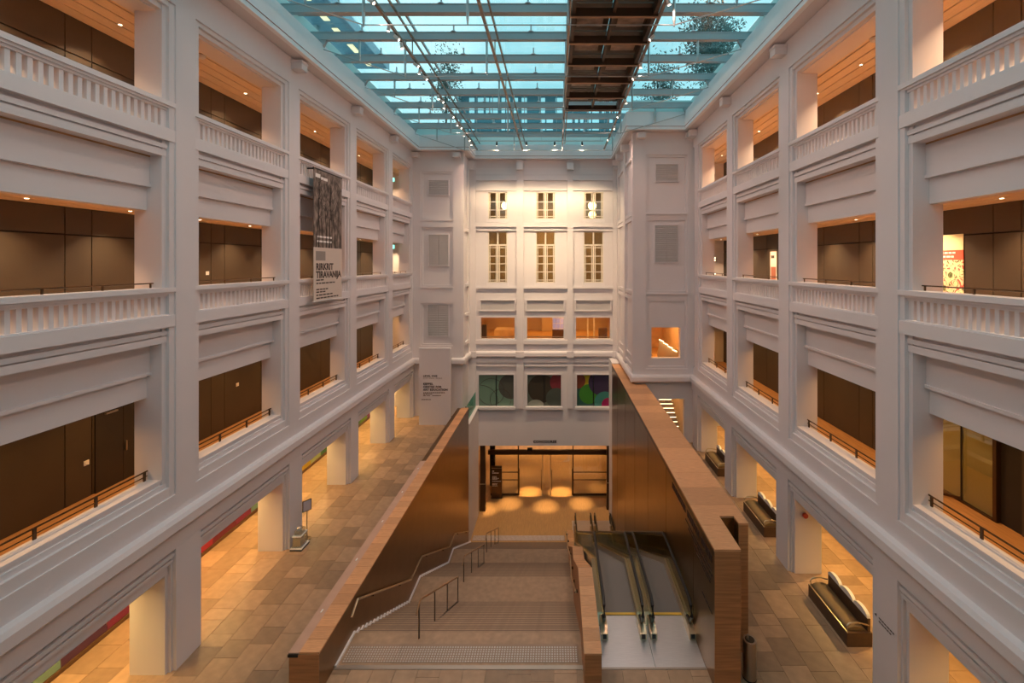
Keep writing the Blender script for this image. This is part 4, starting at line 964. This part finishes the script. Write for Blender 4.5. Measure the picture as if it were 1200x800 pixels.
def tree(x, y, z, h, r, label, seed, n=3200):
    t = thing('roof_tree', label, 'tree', (x, y, z), 0, 'trees beyond the skylight'); rr = random.Random(seed)
    mb = MB(); mb.tube([(0, 0, 0), (.1, 0, h*.4), (-.05, .1, h*.8)], [.16, .11, .04], 6)
    for k in range(9):
        a = rr.uniform(0, 6.28); zz = h*rr.uniform(.35, .75); mb.tube([(0, 0, zz), (r*.7*math.cos(a), r*.7*math.sin(a), zz+h*.2)], [.05, .015], 5)
    mb.build('trunk', BARK, t)
    mb = MB(); cl = [(rr.uniform(-r, r)*.7, rr.uniform(-r, r)*.7, h*rr.uniform(.45, .95)) for _ in range(14)]
    for k in range(n):
        c = rr.choice(cl); p = Vector(c)+Vector((rr.gauss(0, .35)*r, rr.gauss(0, .35)*r, rr.gauss(0, .12)*h)); u = Vector((rr.uniform(-1, 1), rr.uniform(-1, 1), rr.uniform(-1, 1))).normalized()*.12; w = u.cross(Vector((rr.uniform(-1, 1), rr.uniform(-1, 1), rr.uniform(-1, 1)))).normalized()*.05
        mb.poly([tuple(p-u), tuple(p+w), tuple(p+u), tuple(p-w)])
    mb.build('foliage', LEAF, t, kind='stuff')
tree(10.6, 27.5, 20.15, 7.0, 1.5, 'dark loose tree above the right edge of the skylight', 1)
tree(12.2, 31.0, 20.15, 8.0, 1.5, 'dark tree behind the right roof corner beyond the glass', 2)
tree(8.2, 31.5, 20.15, 5.0, 1.1, 'small dark shrub tree over the right corner block', 4, 1500)
tree(-8.4, 37.5, 20.15, 8.2, 1.1, 'small dark tree top beyond the back left of the skylight', 3, 1500)

# ------------------------------------------------------------------ benches, bin, stands
CUSH = mat('olive_bench_cushion', (.20, .13, .055), .7, var=.1); BWOOD = mat('dark_bench_timber', (.085, .043, .02), .45, var=.15, vscale=6)
def bench(y, label):
    b = thing('scalloped_bench', label, 'bench', (9.35, y, 0), 0, 'benches between the right piers')
    L = 1.96
    MB().box(0, .72, 0, L, .0, .40).build('base', BWOOD, b)
    MB().box(.0, .03, 0, L, .40, .415).build('seat_edge', CHAMP, b)
    mb = MB(); pr = []
    for k in range(9): a = math.pi*k/8; pr.append((.33-.26*math.cos(a), .40+.11*math.sin(a)))
    mb.prism(pr+[(.59, .38), (.07, .38)], 'y', .1, L-.06); mb.build('cushion', CUSH, b, smooth=True)
    MB().box(.62, .70, .05, L-.05, .40, .78).build('backrest', BWOOD, b)
    for q in range(3):
        y0 = .05+q*(L-.1)/3; w = (L-.1)/3; pts = [(y0, .78)]
        for k in range(13): a = math.pi*(1-k/12); pts.append((y0+w/2+w/2*.97*math.cos(a), .80+.15*math.sin(a)))
        pts.append((y0+w, .78)); MB().prism(pts, 'x', .61, .71).build('scallop_crest', WHITEP, b)
    for yy in (.06, L-.06):
        MB().tube([(.66, yy, .58), (.35, yy, .66), (.1, yy, .64), (.03, yy, .56), (.05, yy, .41)], .022, 6).build('arm', CHAMP, b, smooth=True)
bench(12.74, 'nearest dark timber bench with white scalloped crest on the right'); bench(17.85, 'second dark bench with white scalloped crest, partly behind a pier'); bench(22.95, 'farthest dark bench with white scalloped crest beyond the timber coping')
bi = thing('litter_bin', 'cylindrical brushed steel litter bin beside the timber wall end', 'bin', (6.14, 11.8, 0))
MB().lathe([(.165, .02), (.17, .05), (.17, 1.0), (.165, 1.02)], n=28).build('body', mat('bin_steel', (.42, .36, .30), .28, .95), bi, smooth=True)
MB().lathe([(.175, 0), (.175, .03)], n=28).build('foot_ring', BLACKM, bi); MB().lathe([(.12, .99), (.12, 1.024)], n=24).build('opening', BLACKM, bi)
MB().lathe([(.03, 1.02), (.03, 1.14), (.02, 1.16)], (-.05, 0), 10).build('ash_post', NOSING, bi)
ds = thing('donation_box', 'small clear acrylic donation box on a dark base by the left pier', 'box', (-9.0, 17.25, 0), R(0))
MB().box(-.2, .25, -.28, .28, 0, .06).build('base', BLACKM, ds); MB().box(-.2, .25, -.28, .28, .06, .09).build('base_plate', WHITEP, ds)
ACR = glassmat('clear_acrylic', (.85, .85, .80), .25, .08)
MB().prism([(-.16, .09), (.20, .09), (.14, .5), (-.1, .5)], 'y', -.22, .22).build('lower_box', ACR, ds); MB().box(-.12, .14, -.18, .18, .12, .34).build('banknotes', mat('paper_notes', (.55, .48, .36), .8), ds)
MB().box(-.14, .20, -.24, .24, .5, .54).build('mid_shelf', WHITEP, ds); MB().prism([(-.1, .54), (.16, .54), (.12, .72), (-.08, .72)], 'y', -.18, .18).build('upper_box', ACR, ds); MB().lathe([(.06, .72), (.08, .76), (.03, .80)], n=12).build('slot_knob', NOSING, ds)
st = thing('sign_stand', 'small framed notice on a slim stand beside the donation box', 'sign', (-8.98, 17.75, 0), R(55))
MB().lathe([(.16, 0), (.16, .02)], n=20).build('foot', BRONZED, st); MB().box(-.015, .015, -.015, .015, .02, 1.15).build('pole', CHAMP, st)
f = MB().box(-.17, .17, -.02, .01, 1.12, 1.56).build('frame', BRONZED, st); MB().box(-.145, .145, -.026, -.02, 1.145, 1.535).build('notice', mat('lilac_paper', (.55, .50, .55), .5), f)

# pier inscription
tl = thing('pier_inscription', 'small arrow and two lines of dark lettering on the nearest right pier', 'lettering', (HW-.085, 11.5, 1.9))
mb = MB(); mb.prism([(-.02, -.02), (.06, 0), (-.02, .06)], 'x', -.004, 0); mb.build('arrow', INK, tl)
mb = MB()
for (z, a, b) in ((.0, -.62, -.1), (-.09, -.52, -.1)):
    y = b
    while y > a: l = random.uniform(.05, .1); mb.box(-.004, 0, max(a, y-l), y, z, z+.03); y -= l+.02
mb.build('lines', INK, tl, kind='stuff')

# ------------------------------------------------------------------ mural on the left ground corridor wall
mu = thing('corridor_mural', 'colourful geometric mural along the left ground corridor wall', 'mural', (-12.33, 8, .14))
MB().box(-.01, .0, 0, 25, -.06, 0).build('skirting', DARKW, mu)
cols = [(.45, .62, .10), (.20, .45, .05), (.35, .62, .52), (.16, .06, .16), (.38, .04, .14), (.75, .05, .12), (.30, .03, .08), (.80, .55, .05), (.12, .30, .12), (.35, .08, .35), (.55, .70, .35)]
rr = random.Random(4); y = 0; k = 0
seq = [0, 0, 1, 2, 3, 4, 6, 5, 5, 6, 4, 2, 3, 4, 7, 10, 8, 9, 7, 8, 1, 9, 4, 3]
while y < 24 and k < 60:
    w = rr.uniform(.7, 1.4); c = cols[seq[k % len(seq)]]; t = rr.uniform(-.5, .5)
    MB().prism([(y, 0), (y+w, 0), (y+w+t, 2.4), (y, 2.4)], 'x', -.004, .004+.001*(k % 3)).build('colour_field', mat('mural_%d' % seq[k % len(seq)], tuple(q*.5 for q in c), .6), mu); y += w; k += 1

# ------------------------------------------------------------------ small gallery things
ex_m = mat('exit_green', (.05, .6, .4), .5, emit=(.25, .95, .75), es=2.2)
for (zz, lab) in ((16.95, 'glowing green exit sign in the last bay of the top left gallery'), (12.2, 'glowing green exit sign in the last bay of the middle left gallery')):
    e = thing('exit_sign', lab, 'exit sign', (-10.75, 31.4, zz)); MB().box(-.28, .28, -.03, .03, -.13, .13).build('lightbox', ex_m, e); MB().tube([(0, 0, .13), (0, 0, 17.83-zz if zz > 15 else 12.56-zz)], .012, 5).build('rod', NOSING, e)
    MB().box(-.2, .02, -.034, -.03, -.08, .08).build('pictogram', WINK, e)
def plate(x, y, z, label):
    p = thing('wall_switch', label, 'switch', (x, y, z)); MB().box(-.01, .012, -.07, .07, -.07, .07).build('plate', WHITEP, p); MB().box(.0, .018, -.03, .03, -.04, .04).build('rocker', WHITEP, p)
plate(-12.37, 12.62, AZ+1.0, 'white wall switch beside the dark door of the lower left gallery'); plate(-12.37, 18.6, AZ+1.6, 'white wall switch in the second bay of the lower left gallery'); plate(-12.37, 17.0, BZ+1.3, 'white wall switch in the second bay of the middle left gallery')
d = struct(MB().box(-12.39, -12.34, 12.85, 14.5, AZ, 7.2).build('door_1', mat('near_black_door', (.022, .017, .012), .5))); d['label'] = 'near black double door in the lower left gallery'
MB().box(-12.345, -12.335, 13.66, 13.68, AZ, 7.2).build('leaf_gap', GAP, d); MB().box(-12.34, -12.28, 13.1, 13.45, 6.55, 6.6).build('door_closer', NOSING, d); MB().box(-12.34, -12.29, 13.72, 13.75, AZ+.9, AZ+1.2).build('door_handle', NOSING, d)
# poster, lit, middle right gallery
po = thing('floral_poster', 'tall cream poster with red and green floral drawing and red title band, middle right gallery', 'poster', (12.36, 13.88, BZ+.15), R(180))
def floral():
    m = bpy.data.materials.new('floral_print'); m.use_nodes = True; n = m.node_tree; b = n.nodes['Principled BSDF']; b.inputs['Roughness'].default_value = .5
    t = n.nodes.new('ShaderNodeTexCoord'); z = n.nodes.new('ShaderNodeTexNoise'); z.inputs['Scale'].default_value = 3.2; z.inputs['Detail'].default_value = 4; z.inputs['Distortion'].default_value = 2.5
    r = n.nodes.new('ShaderNodeValToRGB'); e = r.color_ramp.elements; e[0].position = .30; e[0].color = (.04, .05, .015, 1); e[1].position = .60; e[1].color = (.80, .10, .08, 1)
    for (p, c) in ((.38, (.12, .16, .05, 1)), (.42, (.85, .70, .42, 1)), (.54, (.90, .78, .50, 1))): q = e.new(p); q.color = c
    n.links.new(t.outputs['Object'], z.inputs['Vector']); n.links.new(z.outputs['Fac'], r.inputs['Fac']); n.links.new(r.outputs[0], b.inputs['Base Color']); return m
MB().box(-.01, .01, 0, 1.5, 0, 1.62).build('drawing', floral(), po); MB().box(-.01, .01, 0, 1.5, 1.9, 2.35).build('cream_top', mat('cream_poster', (.85, .70, .42), .5), po)
MB().box(-.01, .012, 0, 1.5, 1.62, 1.9).build('title_band', mat('red_band', (.70, .10, .06), .5), po)
mb = MB()
for z in (1.8, 1.69):
    y = .1
    while y < 1.2: l = rr.uniform(.06, .14); mb.box(.01, .016, y, y+l, z, z+.05); y += l+.03
mb.build('title_lettering', WINK, po, kind='stuff')
spot('poster_lamp', (11.0, 12.6, 12.45), (12.4, 12.5, 10.6), 45, (1, .75, .4), 70, .7, .05)
p2 = thing('small_poster', 'narrow pale poster with small printed figure in the third bay of the middle right gallery', 'poster', (12.36, 23.55, BZ+.3), R(180))
MB().box(-.01, .01, 0, .7, 0, 2.0).build('sheet', CREAM, p2); MB().box(.0, .014, .1, .6, .5, 1.2).build('figure', mat('rust_print', (.35, .12, .07), .6), p2); MB().box(0, .014, .1, .45, 1.65, 1.8).build('mark', INK, p2)
o = thing('string_light', 'vertical string of tiny warm lights in the last bay of the middle right gallery', 'light', (10.9, 27.9, BZ))
MB().tube([(0, 0, 0), (0, 0, 2.2)], .012, 5).build('cord', BRONZED, o)
for k in range(14): MB().lathe([(.015, -.03), (.035, 0), (.015, .03)], (random.uniform(-.1, .1), 0), 8).build('bulb', DOWNG, o, loc=(0, 0, .2+k*.14))
# glazed doorway in the lower right gallery
gd = thing('glazed_doorway', 'bronze framed glass doorway in the nearest lower right gallery bay', 'doorway', (12.36, 11.45, AZ))
for yy in (0, 2.0): MB().box(-.06, .06, yy-.05, yy+.05, 0, 3.1).build('jamb', BRONZED, gd)
MB().box(-.06, .06, 0, 2, .0, .05).build('threshold', BRONZED, gd)
MB().box(.03, .05, .05, 1.95, .05, 3.1).build('lit_wall', mat('pale_olive_wall', (.55, .48, .26), .5), gd)
lf = MB().box(-.005, .005, .05, .95, .08, 3.0).build('door_leaf', GLASSB, gd); 
lf2 = MB().box(-.005, .005, 0, .95, .08, 3.0).build('door_leaf', GLASSB, gd, loc=(0, 1.0, 0), rot=(0, 0, R(50)))
MB().box(-.02, .02, -.02, .02, .05, 3.0).build('stile', BLACKM, lf2); MB().box(-.02, .02, 0, .95, .05, .12).build('bottom_rail', BRONZED, lf2)
# red alarm bell on right pier soffit, smoke detectors on the upper ceilings
o = thing('alarm_bell', 'small red round alarm bell on a right ground pier', 'alarm', (9.8, 15.72, 2.1)); MB().tube([(0, 0, 0), (0, -.07, 0)], .09, 16).build('dome', mat('red_enamel', (.5, .05, .03), .4), o); MB().tube([(0, .0, 0), (0, .03, 0)], .05, 10).build('mount', BLACKM, o)
for (s, y, lab) in ((1, 13.4, 'pale round smoke detector in the second bay of the top right gallery ceiling'), (-1, 10.0, 'pale round smoke detector in the nearest bay of the top left gallery ceiling'), (-1, 14.5, 'pale round smoke detector in the second bay of the top left gallery ceiling')):
    o = thing('smoke_detector', lab, 'smoke detector', (s*10.6, y, 17.83)); MB().lathe([(.05, -.14), (.10, -.10), (.12, -.04), (.12, 0)], n=16).build('dome', WHITEP, o); MB().lathe([(.13, -.03), (.13, 0)], n=16).build('ring', NOSING, o)
